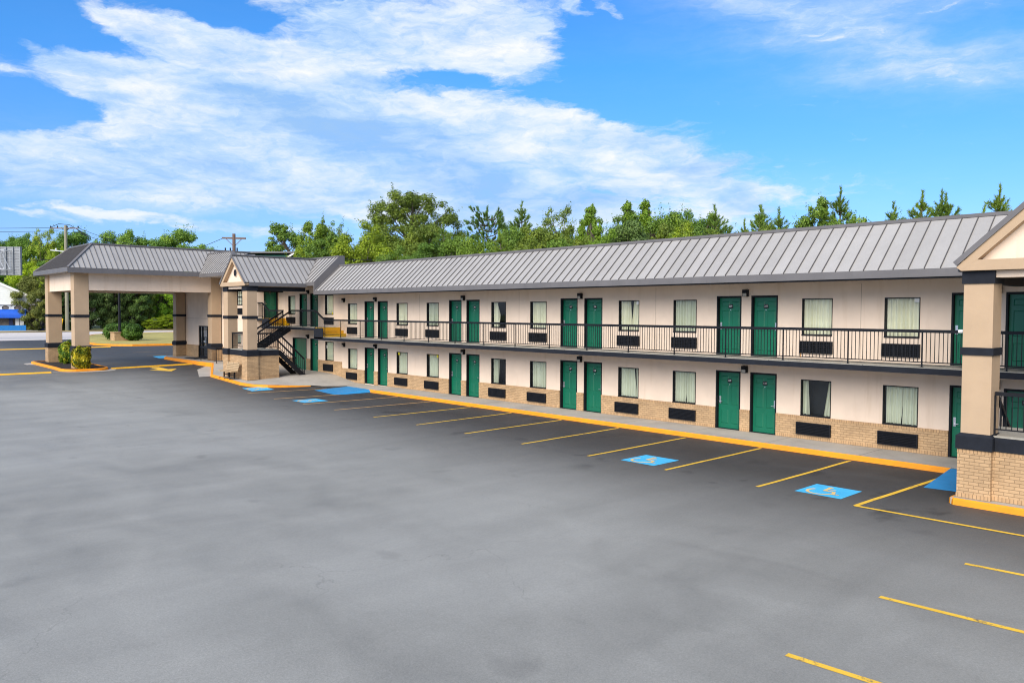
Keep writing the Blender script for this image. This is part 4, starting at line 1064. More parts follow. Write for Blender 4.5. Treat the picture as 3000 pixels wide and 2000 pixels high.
def palm_proto(seed, H=10.):
    rnd = np.random.default_rng(seed); m = MB(); V = []; tint = []
    for i in range(46):
        t = rnd.uniform(0, 2 * PI); e = rnd.uniform(-.3, 1.2); d = np.array([math.cos(t) * math.cos(e), math.sin(t) * math.cos(e), math.sin(e)]); c = np.array([0, 0, H - .9]); L = rnd.uniform(.7, 1.15)
        s = np.cross(d, [0, 0, 1.]); s /= np.linalg.norm(s) + 1e-6; s *= .035
        V.append([c - s, c + s, c + d * L + s * .2 - [0, 0, .1], c + d * L - s * .2 - [0, 0, .1]]); tint.append(rnd.uniform(.4, .8))
    V = np.array(V); n = len(V); me = bpy.data.meshes.new('crown'); me.from_pydata(V.reshape(-1, 3).tolist(), [], [tuple(range(4 * i, 4 * i + 4)) for i in range(n)]); at = me.attributes.new('tint', 'FLOAT', 'FACE'); at.data.foreach_set('value', np.array(tint, dtype=np.float32)); me.materials.append(MAT['needle'])
    return branch_mesh('trunk', [([(0, 0, 0), (0, 0, H - .9)], [.16, .14])]), me

PROTO = {   # meshes, reference height, reference half width
    'broad': [(broad_proto(q, 10, 3.3, .10, 150, 300, (.4, .85), .085), 10, 3.5) for q in (11, 12, 13)],
    'up': [(broad_proto(21, 10, 2.4, .1, 130, 230, (.3, .65), .08, 'up'), 10, 2.4), (broad_proto(22, 10, 2.4, .1, 120, 220, (.3, .65), .08, 'up'), 10, 2.4)],
    'sparse': [(broad_proto(31, 10, 2.5, .3, 120, 110, (.3, .6), .075), 10, 2.7), (broad_proto(32, 10, 2.5, .35, 85, 90, (.3, .55), .075), 10, 2.7)],
    'bush': [(broad_proto(41, 8, 3.1, .02, 170, 300, (.38, .8), .07), 8, 3.4), (broad_proto(42, 8, 3.1, .02, 170, 300, (.38, .75), .07), 8, 3.4)],
    'poplar': [(broad_proto(51, 10, 1.8, .1, 300, 150, (.30, .5), .075, 'poplar'), 10, 1.5), (broad_proto(52, 10, 1.8, .1, 280, 150, (.30, .5), .075, 'poplar'), 10, 1.5)],
    'umbrella': [(broad_proto(61, 10, 3.3, .3, 75, 200, (.35, .65), .075, 'umbrella'), 10, 3.5)],
    'oak': [(broad_proto(71, 18, 5.9, .24, 290, 260, (.5, 1.05), .10, 'round', .03), 18, 6.3)],
    'pine': [(pine_proto(q, 10), 10, 1.6) for q in (81, 82, 83)],
    'conif': [(pine_proto(86, 10, 1.9, .05, 20), 10, 2.0)],
    'roundpine': [(pine_proto(91, 12, 2.2, .42, 14, 'round'), 12, 2.5)],
    'hedge': [(broad_proto(q, 10, 3.6, .0, 200, 300, (.4, .85), .09, 'round', 0, 'hedge'), 10, 3.8) for q in (101, 102)],
    'palm': [(palm_proto(111), 10, 1.0)],
    'small': [(broad_proto(121, 8, 1.6, .3, 50, 110, (.25, .5), .075), 8, 1.8)],
}
def tree(name, kind, x, y, ztop, hw, label, cat, tint=(1, 1, 1), group=None, gz=None, var=0, extra_w=1.):
    (tm, cm), H, W = PROTO[kind][var % len(PROTO[kind])]
    z0 = zg(x) - .05 if gz is None else gz
    t = thing(name, label, cat, (x, y, z0), 0, group)
    sz = (ztop - z0) / (H * (1.02 if kind not in ('pine', 'conif', 'roundpine') else 1.0)); sw = hw * extra_w * (1.3 if kind in ('broad', 'bush', 'up') else 1.7 if kind == 'poplar' else 1.1) / W; sw = sz * 1.0 if kind in ('pine', 'conif') else max(sw, .6 * sz)
    a = (x * 7.3 + y * 3.1) % 6.28
    for nm, me in (('trunk', tm), ('crown', cm)):
        o = bpy.data.objects.new(nm, me); COL.objects.link(o); o.parent = t; o.scale = (sw, sw, sz); o.rotation_euler = ((0, 0, a) if kind not in ('pine', 'conif') else (.045 * math.sin(x * 5), .045 * math.cos(x * 3), a))
        o.color = (tint[0], tint[1], tint[2], 1)
    return t
BG = 'trees behind the motel'
LT = (1.3, 1.25, .9); YG = (1.6, 1.35, .55); OL = (1.05, .92, .8); DK = (.75, .88, .85); MD = (1.0, 1.05, .95); SV = (.85, .85, 1.5); BR = (1.15, 1.2, .7)
TREES = [
 ('palm_tree', 'palm', -63.8, 3.0, 9.4, .6, 'spiky palm top poking over the roof below the brown crossarm pole', 'palm tree', LT, 0),
 ('tree', 'small', -71.8, 14.0, 11.3, 1.0, 'small thin-leaved tree just right of the brown crossarm pole', 'tree', MD, 0),
 ('tree', 'up', -92.1, 22.0, 15.3, 2.7, 'pointed green tree standing right above the teal-edged building', 'tree', MD, 0),
 ('tree', 'up', -81.1, 20.0, 14.8, 2.0, 'upright green tree over the stepped end of the raised roof', 'tree', LT, 1),
 ('tree', 'sparse', -87.7, 26.0, 16.2, 1.3, 'thin wispy tree top between the upright tree and the bright bushy tree', 'tree', MD, 0),
 ('tree', 'bush', -65.7, 17.0, 12.9, 3.2, 'wide bright yellow-green bushy tree left of the tallest oak', 'tree', YG, 0),
 ('oak_tree', 'oak', -76.2, 30.0, 18.9, 6.4, 'tallest spreading oak with open crown rising high over the roof', 'oak tree', OL, 0),
 ('pine_tree', 'conif', -56.2, 19.0, 11.9, 1.1, 'mid-green conical pine standing in front of the tall oak', 'pine tree', MD, 0),
 ('pine_tree', 'roundpine', -56.0, 24.0, 13.9, 2.0, 'dark round-topped pine right of the tall oak', 'pine tree', DK, 0),
 ('tree', 'bush', -48.6, 16.0, 10.4, 1.6, 'pale green soft bush at the foot of the round-topped pine', 'tree', LT, 1),
 ('pine_tree', 'conif', -43.6, 15.0, 10.1, .7, 'short pale young pine at the roof edge right of the pale bush', 'pine tree', LT, 0),
 ('pine_tree', 'pine', -54.6, 27.0, 14.4, 1.2, 'pine with a twin-pointed top between the round pine and a twiggy tree', 'pine tree', MD, 0),
 ('tree', 'broad', -47.0, 22.0, 11.8, 2.3, 'olive broadleaf tree below the twin-pointed pine', 'tree', OL, 0),
 ('tree', 'sparse', -52.5, 30.0, 14.8, 2.2, 'twiggy broadleaf tree with loose top left of the first two poplars', 'tree', OL, 1),
 ('poplar_tree', 'poplar', -45.3, 26.0, 13.5, .7, 'slim upright poplar, leftmost spire of the row', 'poplar tree', BR, 0),
 ('poplar_tree', 'poplar', -42.4, 24.0, 12.8, .9, 'leaning leafy poplar beside the leftmost spire', 'poplar tree', BR, 1),
 ('tree', 'broad', -40.9, 20.0, 10.5, 1.9, 'olive green tree filling the space under the left poplars', 'tree', OL, 1),
 ('poplar_tree', 'poplar', -42.4, 27.0, 13.3, .8, 'poplar at the left of the middle group over the silvery tree', 'poplar tree', BR, 1),
 ('poplar_tree', 'poplar', -41.5, 28.0, 13.6, 1.0, 'full leafy poplar in the centre of the middle group', 'poplar tree', MD, 0),
 ('poplar_tree', 'poplar', -39.7, 28.0, 13.5, 1.0, 'tallest poplar of the middle group, next to the flat-topped pine', 'poplar tree', BR, 0),
 ('tree', 'broad', -35.9, 25.0, 11.9, 1.5, 'rounded green tree between the tallest poplar and the flat-topped pine', 'tree', MD, 2),
 ('pine_tree', 'umbrella', -37.3, 30.0, 13.0, 1.8, 'flat-topped pine with layered dark crown', 'pine tree', DK, 0),
 ('tree', 'broad', -35.6, 20.0, 10.8, 2.2, 'dark silvery-leaved tree under the middle poplars', 'tree', SV, 2),
 ('tree', 'bush', -29.6, 18.0, 10.0, 1.6, 'yellow-green feathery bush below the flat-topped pine', 'tree', YG, 0),
 ('pine_tree', 'pine', -28.2, 20.0, 11.0, .8, 'pointed young pine at the right end of the dense tree mass', 'pine tree', MD, 1),
 ('pine_tree', 'pine', -24.9, 17.0, 9.6, .5, 'low pine tip just right of the dense tree mass', 'pine tree', LT, 2),
 ('pine_tree', 'pine', -24.6, 18.0, 10.4, .4, 'left one of three slim pine tips in a row', 'pine tree', MD, 0),
 ('pine_tree', 'pine', -24.3, 19.0, 10.5, .4, 'middle one of three slim pine tips in a row', 'pine tree', MD, 1),
 ('pine_tree', 'pine', -22.9, 18.0, 10.2, .4, 'right one of three slim pine tips in a row', 'pine tree', MD, 2),
 ('tree', 'bush', -20.5, 14.0, 8.8, .8, 'low pale bush top at the roof edge right of three slim pine tips', 'tree', LT, 1),
 ('tree', 'up', -22.0, 20.0, 11.0, .9, 'airy broadleaf tree alone over the middle of the right roof', 'tree', MD, 0),
 ('pine_tree', 'pine', -21.0, 21.0, 11.3, 1.0, 'loose long-branched pine beside the airy broadleaf tree', 'pine tree', MD, 2),
 ('tree', 'small', -17.7, 16.0, 9.4, .6, 'small drooping branch top right of the loose long-branched pine', 'tree', LT, 0),
 ('pine_tree', 'pine', -16.1, 16.0, 9.5, .4, 'small pine tip at the left edge of the right-hand pine clump', 'pine tree', MD, 1),
 ('pine_tree', 'pine', -15.8, 18.0, 10.3, .9, 'fullest bushy pine of the right-hand clump', 'pine tree', LT, 0),
 ('pine_tree', 'pine', -14.3, 17.0, 10.0, .5, 'pointed pine right of the fullest bushy pine', 'pine tree', MD, 2),
 ('pine_tree', 'pine', -13.4, 17.0, 9.9, .4, 'pointed pine at the right edge of the right-hand clump', 'pine tree', MD, 1),
 ('pine_tree', 'pine', -11.6, 15.0, 9.0, .2, 'tiny pine tip at the roof line left of the tufted pine', 'pine tree', LT, 0),
 ('pine_tree', 'pine', -11.6, 17.0, 10.1, .5, 'tufted pine with curled top just left of the near gable', 'pine tree', LT, 2),
 ('pine_tree', 'pine', -10.4, 16.0, 9.4, .4, 'pine top partly hidden behind the near gable', 'pine tree', MD, 0),
 ('tree', 'bush', -75.3, 15.0, 11.2, 2.4, 'dense yellow-green understorey tree at the stepped roof end', 'tree', YG, 1),
 ('tree', 'bush', -56.4, 14.0, 9.8, 2.2, 'dark green bush under the left side of the tall oak', 'tree', MD, 0),
 ('tree', 'broad', -56.6, 18.0, 10.8, 2.5, 'shadowy green tree under the middle of the tall oak', 'tree', DK, 1),
 ('tree', 'broad', -52.8, 18.0, 10.7, 2.0, 'grey-green tree under the right side of the tall oak', 'tree', MD, 2),
 ('tree', 'broad', -41.7, 16.0, 9.9, 2.0, 'olive low tree at the roof edge below the twiggy tree', 'tree', OL, 0),
 ('tree', 'broad', -38.6, 16.0, 9.8, 1.9, 'deep green low tree at the roof edge below the left poplars', 'tree', MD, 1),
 ('tree', 'bush', -33.6, 15.0, 9.6, 1.4, 'bright low bush at the roof edge below the silvery tree', 'tree', BR, 0),
 ('tree', 'bush', -49.1, 20.0, 11.6, 1.9, 'leafy green bush right of the round-topped pine', 'tree', MD, 1),
 ('tree', 'broad', -61.5, 21.0, 12.8, 2.6, 'olive-green tree filling the gap between the tall oak and the round-topped pine', 'tree', OL, 2),
 ('tree', 'broad', -50.5, 24.0, 12.2, 2.4, 'green broadleaf tree just left of the twin-pointed pine', 'tree', MD, 0),
 ('tree', 'broad', -44.6, 22.0, 11.2, 2.3, 'full green tree directly below the twiggy loose-topped tree', 'tree', OL, 1),
 ('tree', 'broad', -38.6, 22.0, 10.8, 2.0, 'green tree between the left poplars and the middle poplar group', 'tree', MD, 2),
 ('tree', 'broad', -33.4, 22.0, 11.0, 1.9, 'mid-green tree below the flat-topped pine', 'tree', OL, 0),
 ('tree', 'broad', -31.0, 20.0, 10.2, 1.5, 'leafy tree between the flat-topped pine and the pointed young pine', 'tree', MD, 1),
 ('tree', 'up', -74.5, 18.0, 12.6, 2.4, 'leafy green tree between the upright trees and the bright bushy tree', 'tree', MD, 1),
 ('tree', 'bush', -15.9, 15.5, 8.75, .9, 'soft green bush under the fullest bushy pine', 'tree', LT, 0),
 ('tree', 'bush', -24.3, 15.5, 8.9, .8, 'low green bush at the roof edge under three slim pine tips', 'tree', MD, 1),
 ('tree', 'broad', -19.3, 17.0, 9.3, 1.1, 'green broadleaf top between the loose long-branched pine and the right-hand clump', 'tree', MD, 2),
 ('tree', 'bush', -22.6, 16.0, 9.1, 1.2, 'leafy green bush below the airy broadleaf tree', 'tree', OL, 0),
 ('tree', 'bush', -14.1, 15.0, 8.7, .9, 'low green bush below the pointed pines of the right-hand clump', 'tree', MD, 1),
 ('tree', 'bush', -26.4, 16.0, 9.1, 1.1, 'low olive bush below the pointed young pine', 'tree', OL, 0),
]
for nm, k, x, y, zt, hw, lab, cat, tint, v in TREES: tree(nm, k, x, y, zt, hw, lab, cat, tint, BG, None, v)
LG = 'trees across the road'; VV = (1.6, 1.65, .9)
GLD = (1.9, 1.6, .4); PK = (2.0, 1.35, 1.1)
LEFT = [
 ('tree', 'broad', -217.7, 13.8, 22.0, 3.4, 'dark tree behind the billboard at the left edge', 'tree', DK, 0),
 ('pine_tree', 'umbrella', -208.4, 16.5, 22.6, 3.8, 'dark flat-crowned pine above the billboard', 'pine tree', DK, 0),
 ('tree', 'sparse', -194.1, 17.2, 22.8, 2.5, 'tall half-bare tree with tufted leaves left of the utility pole', 'tree', (1.5, 1.2, .7), 1),
 ('tree', 'broad', -196.8, 17.1, 19.6, 4.6, 'light green broad tree below the half-bare tree', 'tree', LT, 1),
 ('tree', 'broad', -198.7, 24.0, 22.4, 5.4, 'big dark domed tree behind the utility pole', 'tree', DK, 2),
 ('tree', 'bush', -181.8, 12.3, 13.9, 3.6, 'golden yellow-green bushy tree left of the canopy roof', 'tree', GLD, 0),
 ('tree', 'sparse', -186.4, 17.9, 18.6, 2.5, 'pale sparse tree with bare forked limbs beside the utility pole', 'tree', YG, 0),
 ('tree', 'broad', -183.0, 29.1, 22.4, 4.8, 'left dome of the dark trees behind the canopy roof', 'tree', MD, 0),
 ('tree', 'broad', -180.8, 34.4, 21.4, 5.6, 'lower middle dome of the dark trees behind the canopy roof', 'tree', DK, 1),
 ('tree', 'broad', -178.6, 39.8, 22.6, 5.0, 'right dome of the dark trees behind the canopy roof', 'tree', MD, 2),
 ('tree', 'broad', -171.0, 42.0, 19.3, 4.2, 'low dark tree trailing off right of the canopy domes', 'tree', MD, 0),
 ('tree', 'broad', -194.2, 10.8, 13.2, 4.6, 'deep green tree directly behind the white shop gable', 'tree', DK, 1),
 ('tree', 'broad', -189.1, 19.3, 15.4, 5.0, 'dark green tree behind the two front canopy columns', 'tree', DK, 2),
 ('crape_myrtle', 'hedge', -164.5, 9.3, 11.5, 3.5, 'big rounded bush with reddish tips right of the white shop', 'tree', PK, 1),
 ('hedge_tree', 'hedge', -165.0, 14.0, 10.6, 3.6, 'dark hedge tree between the two front canopy columns', 'hedge tree', MD, 0),
 ('hedge_tree', 'hedge', -163.5, 17.4, 12.2, 3.6, 'dark hedge tree just right of the right front canopy column', 'hedge tree', (1, 1, 1), 1),
 ('hedge_tree', 'hedge', -163.5, 21.6, 12.4, 3.7, 'dark hedge tree left of the black lamp post under the canopy', 'hedge tree', (1.1, 1, 1), 0),
 ('hedge_tree', 'hedge', -163.5, 25.2, 13.2, 3.7, 'dark hedge tree right of the black lamp post under the canopy', 'hedge tree', (1.2, 1.2, 1), 1),
 ('hedge_tree', 'hedge', -165.0, 28.0, 12.4, 2.4, 'browner hedge tree at the right end of the dark hedge', 'hedge tree', (2.2, 1.7, 1), 0),
 ('tree', 'broad', -166.5, 32.4, 11.5, 3.0, 'vivid green tree left of the back canopy column', 'tree', VV, 1),
 ('tree', 'broad', -167.3, 36.5, 11.8, 3.2, 'vivid green tree behind the back canopy column', 'tree', VV, 2),
 ('tree', 'broad', -178.3, 39.5, 15.8, 4.6, 'shaded green tree behind the two vivid green trees', 'tree', MD, 0),
 ('weedy_shrub', 'bush', -160.2, 28.6, 2.9, 1.9, 'lime green weedy shrub at the end of the dark hedge', 'shrub', YG, 0),
 ('weedy_shrub', 'bush', -160.4, 31.3, 3.6, 2.2, 'tallest lime green weedy shrub under the vivid trees', 'shrub', YG, 1),
 ('weedy_shrub', 'bush', -160.6, 34.0, 3.0, 2.0, 'lime green weedy shrub nearest the back canopy column', 'shrub', YG, 0),
]
for nm, k, x, y, zt, hw, lab, cat, tint, v in LEFT: tree(nm, k, x, y, zt, hw, lab, cat, tuple(1.3 * q for q in tint), LG, None, v)

def shrub(name, x, y, z, rx, ry, h, label, mat, seed, size=.05, n=5200, boxy=.6, low=.1, group=None, boxi=None):
    rnd = np.random.default_rng(seed); d = sph(rnd, n); d = d / (np.abs(d) ** 4).sum(1, keepdims=True) ** (1 / 4) * boxy + d * (1 - boxy)
    q = rnd.uniform(.55, 1, n) ** .5; lump = 1 + .17 * np.sin(d[:, 0] * 5 + seed) * np.sin(d[:, 1] * 6) + .08 * np.sin(d[:, 2] * 7 + d[:, 0] * 4)
    P = d * (q * lump)[:, None] * np.array([rx, ry, h * (1 - low) / 2]); P[:, 2] += h * low + h * (1 - low) / 2 * .96
    tint = .45 + .25 * np.sin(d[:, 0] * 4 + d[:, 2] * 5 + seed) + rnd.normal(0, .24, n)
    t = thing(name, label, 'shrub', (x, y, z), 0, group)
    o = bpy.data.objects.new('foliage', leaf_mesh('foliage', P, d + rnd.normal(0, .45, (n, 3)) + [0, 0, .3], size * rnd.uniform(.6, 1.4, n), tint, mat, rnd=rnd)); COL.objects.link(o); o.parent = t
    segs = [([(0, 0, -.05), (rnd.normal(0, .1), rnd.normal(0, .1), h * .3), (rnd.normal(0, rx * .4), rnd.normal(0, ry * .4), h * .7)], [.035, .025, .01]) for _ in range(5)]
    s = bpy.data.objects.new('stem', branch_mesh('stem', segs)); COL.objects.link(s); s.parent = t
    return t
zi = zg(-58) + .12
SG = 'shrubs in the canopy island'
shrub('clipped_shrub', -61.0, -10.3, zi, .5, .36, 1.45, 'tall narrow green-leaved shrub beside the far front canopy column', 'shrub', 1, .06, 5000, .5, .05, SG)
shrub('clipped_shrub', -59.3, -10.8, zi, .5, .42, 1.42, 'yellow-flecked green shrub in the middle of the island', 'shrublime', 2, .06, 5600, .5, .05, SG)
shrub('clipped_shrub', -57.0, -10.75, zi, .5, .36, 1.48, 'dark green narrow shrub beside the yellow-flecked one', 'shrub', 3, .06, 5000, .5, .05, SG)
shrub('clipped_shrub', -54.2, -11.15, zi, .36, .50, 1.3, 'golden yellow shrub in front of the near canopy column', 'shrubgold', 4, .06, 6500, .7, .04, SG)
shrub('round_shrub', -97.8, 5.3, lpz, 1.15, 1.1, 1.95, 'round clipped dark green shrub right of the brick planter', 'shrub', 5, .085, 9000, .35, .08, 'shrubs by the lamp post')
shrub('round_shrub', -102.2, 5.2, lpz, 1.3, 1.8, 2.05, 'wide clipped green shrub behind the brick planter', 'shrub', 6, .085, 9000, .5, .04, 'shrubs by the lamp post')

# ------------------------------------------------------------------ utility poles
up = thing('utility_pole', 'weathered grey-green utility pole with two crossarms rising behind the canopy', 'utility pole', (-160.5, 13.35, .45))
MB().tube([(0, 0, 0), (0, 0, 19.2)], [.34, .24], 10).build('pole', 'wood', up)
ax = Vector((math.cos(.82), math.sin(.82), 0))
def arm(parent, c, L, z, mat, ins, dr=0, tilt=0, w=.16):
    A = Vector((0, 0, z)) + ax * (c - L) + Vector((0, 0, -tilt)); B = Vector((0, 0, z)) + ax * (c + L) + Vector((0, 0, tilt))
    m = MB().beam(A, B, w, w * 1.1); m.build('crossarm', mat, parent)
    for t in ins:
        P = A.lerp(B, t); MB().tube([P + Vector((0, 0, .08)), P + Vector((0, 0, .22)), P + Vector((0, 0, .46))], [.06, .13, .05], 8).build('insulator', 'bandblack' if mat != 'steelwhite' else 'white', parent)
arm(up, -.2, 2.5, 18.7, 'woodbrown', (.0, .25, .6, 1.)); arm(up, -.3, 2.5, 14.5, 'steelwhite', (.2, .6, .85), 0, -.25)
m = MB(); m.tube([(0, 0, 18.2)] + [tuple(ax * (2.4 * t) + Vector((0, 0, 18.2 + .7 * math.sin(t * 3)))) for t in (.4, .8, 1.2, 1.6)], .07, 6); m.tube([tuple(-ax * 2.6 + Vector((0, 0, 18.9))), tuple(-ax * 1.2 + Vector((0, 0, 19.5))), tuple(ax * .8 + Vector((0, 0, 19.3))), tuple(ax * 3 + Vector((0, 0, 18.0)))], .05, 6); m.build('cable_drop', 'bandblack', up)
def wire(parent, A, B, sag, r=.035, n=14):
    A, B = Vector(A), Vector(B); pts = []
    for i in range(n + 1):
        t = i / n; P = A.lerp(B, t); P.z -= sag * 4 * t * (1 - t); pts.append(P)
    MB().tube(pts, r, 5).build('wire', 'bandblack', parent)
p2 = Vector((-74.2, 7.4, 11.3)); o1 = Vector((160.5, -13.35, -.45))
for k, (z, dz) in enumerate(((18.8, 0), (18.2, -.3))):
    e = ax * (2.3 - k)
    wire(up, Vector((0, 0, z)) + e, p2 + o1 + Vector((0, 0, -1.8 + dz * 3)), 1.0 - .4 * k)
    wire(up, Vector((0, 0, z)) - e, Vector((-52, -66, z + .8 + dz)), .8)
wire(up, (0, 0, 15.2), p2 + o1 + Vector((0, 0, -2.6)), 2.2); wire(up, (0, 0, 13.0), Vector((-40, -60, 12.2)), .4, .06); wire(up, (0, 0, 7.5), Vector((-40, -60, 8.4)), .4, .05)
bp = thing('utility_pole', 'brown wooden pole top with one long crossarm behind the lobby roof', 'utility pole', (-74.2, 7.4, .3))
MB().tube([(0, 0, 0), (0, 0, 11.35)], [.2, .15], 10).build('pole', 'woodbrown', bp)
m = MB(); A = Vector((0, 0, 10.95)) - ax * 1.15; B = Vector((0, 0, 10.90)) + ax * 1.15; m.beam(A, B, .12, .16); m.build('crossarm', 'woodbrown', bp)
m = MB(); m.beam(Vector((0, 0, 10.1)), Vector((0, 0, 10.85)) - ax * .75, .04, .05); m.beam(Vector((0, 0, 10.1)), Vector((0, 0, 10.85)) + ax * .75, .04, .05); m.build('arm_brace', 'woodbrown', bp)
for t in (-1.4, -.6, .5): MB().tube([Vector((0, 0, 9.7)) + ax * t * .6, Vector((0, 0, 10.0)) + ax * t * .6], .07, 8).build('insulator', 'bandblack', bp)
wire(bp, (0, 0, 9.4), (45, 12, 7.6), .5, .02); wire(bp, (0, 0, 9.0), (45, 13, 7.0), .5, .02); wire(bp, Vector((0, 0, 10.9)) - ax * 1.1, (-120, 20, 12), 1, .025)
gy = thing('guy_marker', 'yellow plastic guy wire guard leaning beside the utility pole', 'guy guard', (-159.8, 12.1, .45)); MB().tube([(0, 0, 0), (.1, .35, 2.3)], .1, 8).build('sleeve', 'stepyellow', gy)

# ------------------------------------------------------------------ billboard seen from the back
bb = thing('billboard', 'back of a steel billboard with lattice catwalk at the left edge', 'billboard', (-114.4, -7.5, .5), .85)
W, zb0, zb1 = 12.2, 7.95, 11.4
m = MB(); m.box(-W, 5.55, .0, .12, zb0, zb1); m.build('panel', 'bbgrey', bb)
for i in range(20):
    x = 5.45 - i * .85; MB().box(x - .06, x + .06, -.16, -.001, zb0, zb1).build('rib', 'bbgrey', bb)
m = MB()
for k in range(11): z = lerp(zb0 + .1, zb1 - .1, k / 10); m.box(-W, 5.55, -.05, -.0005, z - .05, z + .05)
m.build('corrugation', 'bbgrey', bb)
m = MB(); r = .045
for z in (8.6, 10.9):
    for y in (-.35, -1.5): m.tube([(-W, y, z), (4.4, y, z)], r, 6)
for i in range(15):
    x = 4.4 - i * 1.1
    for y in (-.35, -1.5): m.tube([(x, y, 8.6), (x, y, 10.9)], r * .8, 6); m.tube([(x, y, 8.6), (x - 1.1, y, 10.9)], r * .7, 6)
    for z in (8.6, 10.9): m.tube([(x, -.35, z), (x, -1.5, z)], r * .8, 6); m.tube([(x, -.35, z), (x - 1.1, -1.5, z)], r * .6, 6)
m.build('lattice_frame', 'steelwhite', bb)
MB().tube([(-4, -.8, 0), (-4, -.8, 10)], .45, 14).build('mast', 'bbgrey', bb)

# ------------------------------------------------------------------ shop across the road
YAW = 0.8220746
def shop_at(px, depth):   # local helper: ground point to the left of the view axis
    return None
sh = thing('roadside_shop', 'white-gabled shop with dark brick front and open doorway across the road', 'shop', (-165.9, 3.6, .5), 1.34)
# local frame: x to the right along the front, y away; right eave at x=+7
m = MB(); m.box(-16, 7.3, 0, 14, 0, 5.0); m.build('wall', 'shopbrick', sh)
m = MB(); n = 14
for k in range(n):
    z = 5.0 + k * .36
    if z > 9.7: break
    xr = 7.2 - (z - 5.0) / .50; xl = -17.2 + (z - 5.0) / .50; xr2 = 7.2 - (z + .36 - 5.0) / .50; xl2 = -17.2 + (z + .36 - 5.0) / .50
    m.poly([(xl, -.36, z), (xr, -.36, z), (xr2, -.33, z + .36), (xl2, -.33, z + .36)])
m.build('gable_siding', 'siding', sh)
m = MB(); m.beam((7.9, -.5, 4.75), (-5, -.5, 11.2), .25, .4); m.beam((-17.9, -.5, 4.75), (-5, -.5, 11.2), .25, .4); m.box(-17.4, 7.4, -.45, -.3, 4.72, 4.98); m.build('barge_board', 'white', sh)
m = MB(); m.quad((8.0, -.6, 4.95), (8.0, 14, 4.95), (-5, 14, 11.45), (-5, -.6, 11.45)); m.quad((-18, -.6, 4.95), (-5, -.6, 11.45), (-5, 14, 11.45), (-18, 14, 4.95)); m.build('roof', 'steelwhite', sh)
MB().box(4.6, 5.6, -.05, .02, 0, 3.3).build('doorway', 'plate', sh)
m = MB(); m.box(6.0, 7.0, -.06, .02, 0, 2.9); m.build('side_panel', 'navy', sh); MB().box(6.5, 6.75, -.1, -.061, 1.3, 2.2).build('notice', 'white', sh)
m = MB(); m.tube([(5.8, -.3, 0), (5.8, -.3, 4.7)], .13, 8); m.tube([(5.8, -.3, 0), (5.8, -.3, 1.6)], .26, 8); m.build('post', 'white', sh)
for x in (1.1, 2.95, 4.75):
    m = MB()
    for i in range(16):
        t0, t1 = PI * i / 8, PI * (i + 1) / 8; m.poly([(x + r * math.cos(t), -.08 - (.05 if r < .9 else 0), 4.15 + r * .78 * math.sin(t)) for r, t in ((.55, t0), (1.0, t0), (1.0, t1), (.55, t1))])
    m.build('round_ornament', 'siding', sh)
m = MB()
for i in range(9):
    t0, t1 = PI / 2 * i / 9, PI / 2 * (i + 1) / 9
    m.quad((-14, -.1 - 1.5 * math.sin(t0), 2.85 + 1.05 * math.cos(t0)), (4.3, -.1 - 1.5 * math.sin(t0), 2.85 + 1.05 * math.cos(t0)), (4.3, -.1 - 1.5 * math.sin(t1), 2.85 + 1.05 * math.cos(t1)), (-14, -.1 - 1.5 * math.sin(t1), 2.85 + 1.05 * math.cos(t1)))
m.box(-14, 4.3, -1.64, -1.6, 2.35, 2.85); m.poly([(4.3, -.1, 2.35), (4.3, -1.6, 2.35)] + [(4.3, -.1 - 1.5 * math.sin(PI / 2 * k / 8), 2.85 + 1.05 * math.cos(PI / 2 * k / 8)) for k in range(8, -1, -1)])
m.build('barrel_awning', 'awning', sh)
for x in (1.9, 2.9, 3.6):
    MB().box(x - .3, x + .3, -.55, -.06, 0, 2.3).build('vending_cabinet', 'white' if x > 2 else 'navy', sh)
bw_ = thing('low_wall', 'low bright blue block wall in front of the white-gabled shop', 'wall', (-165.9, 3.6, .5), 1.34); MB().box(-16, 4.3, -3.2, -2.8, -.1, 1.05).build('wall_face', 'bluewall', bw_)
struct(sheet('forecourt', [-178, -156], [-60, -20, 8.2], lambda x, y: zg(x) + .135, 'concrete'))

# distant flat building behind the raised wing
fb = thing('distant_building', 'distant low building with teal roof edge just above the raised wing roof', 'building', (-89.8, 18.9, .4), .75)
MB().box(-5, 2.2, 0, 8, 0, 10.6).build('wall', 'roofteal', fb)
m = MB(); m.box(-6, 3.2, -.8, 9, 10.78, 10.95); m.build('roof', 'fascia', fb); MB().beam((3.0, -.7, 10.75), (1.6, -.2, 10.05), .16, .2).build('bracket', 'white', fb)

# ------------------------------------------------------------------ sky
SUN_AZ, SUN_EL = R(158), R(34)
w = bpy.data.worlds.new('World'); sc.world = w; w.use_nodes = True; nt = w.node_tree
for n in list(nt.nodes): nt.nodes.remove(n)
out = nd(nt, 'ShaderNodeOutputWorld'); bg = nd(nt, 'ShaderNodeBackground'); nt.links.new(bg.outputs[0], out.inputs[0])
bg.inputs['Strength'].default_value = .08
sky = nd(nt, 'ShaderNodeTexSky', sky_type='NISHITA'); sky.sun_disc = False; sky.sun_elevation = SUN_EL; sky.sun_rotation = SUN_AZ
sky.air_density = 1.0; sky.dust_density = .6; sky.ozone_density = 1.6; sky.altitude = 100
tc = nd(nt, 'ShaderNodeTexCoord'); D = tc.outputs['Generated']
sp = nd(nt, 'ShaderNodeSeparateXYZ'); nt.links.new(D, sp.inputs[0])
U = math_(nt, 'MULTIPLY', math_(nt, 'ARCTAN2', math_(nt, 'MULTIPLY', sp.outputs[0], -1), sp.outputs[1]), 180 / PI)
V = math_(nt, 'MULTIPLY', math_(nt, 'ARCSINE', sp.outputs[2]), 180 / PI)
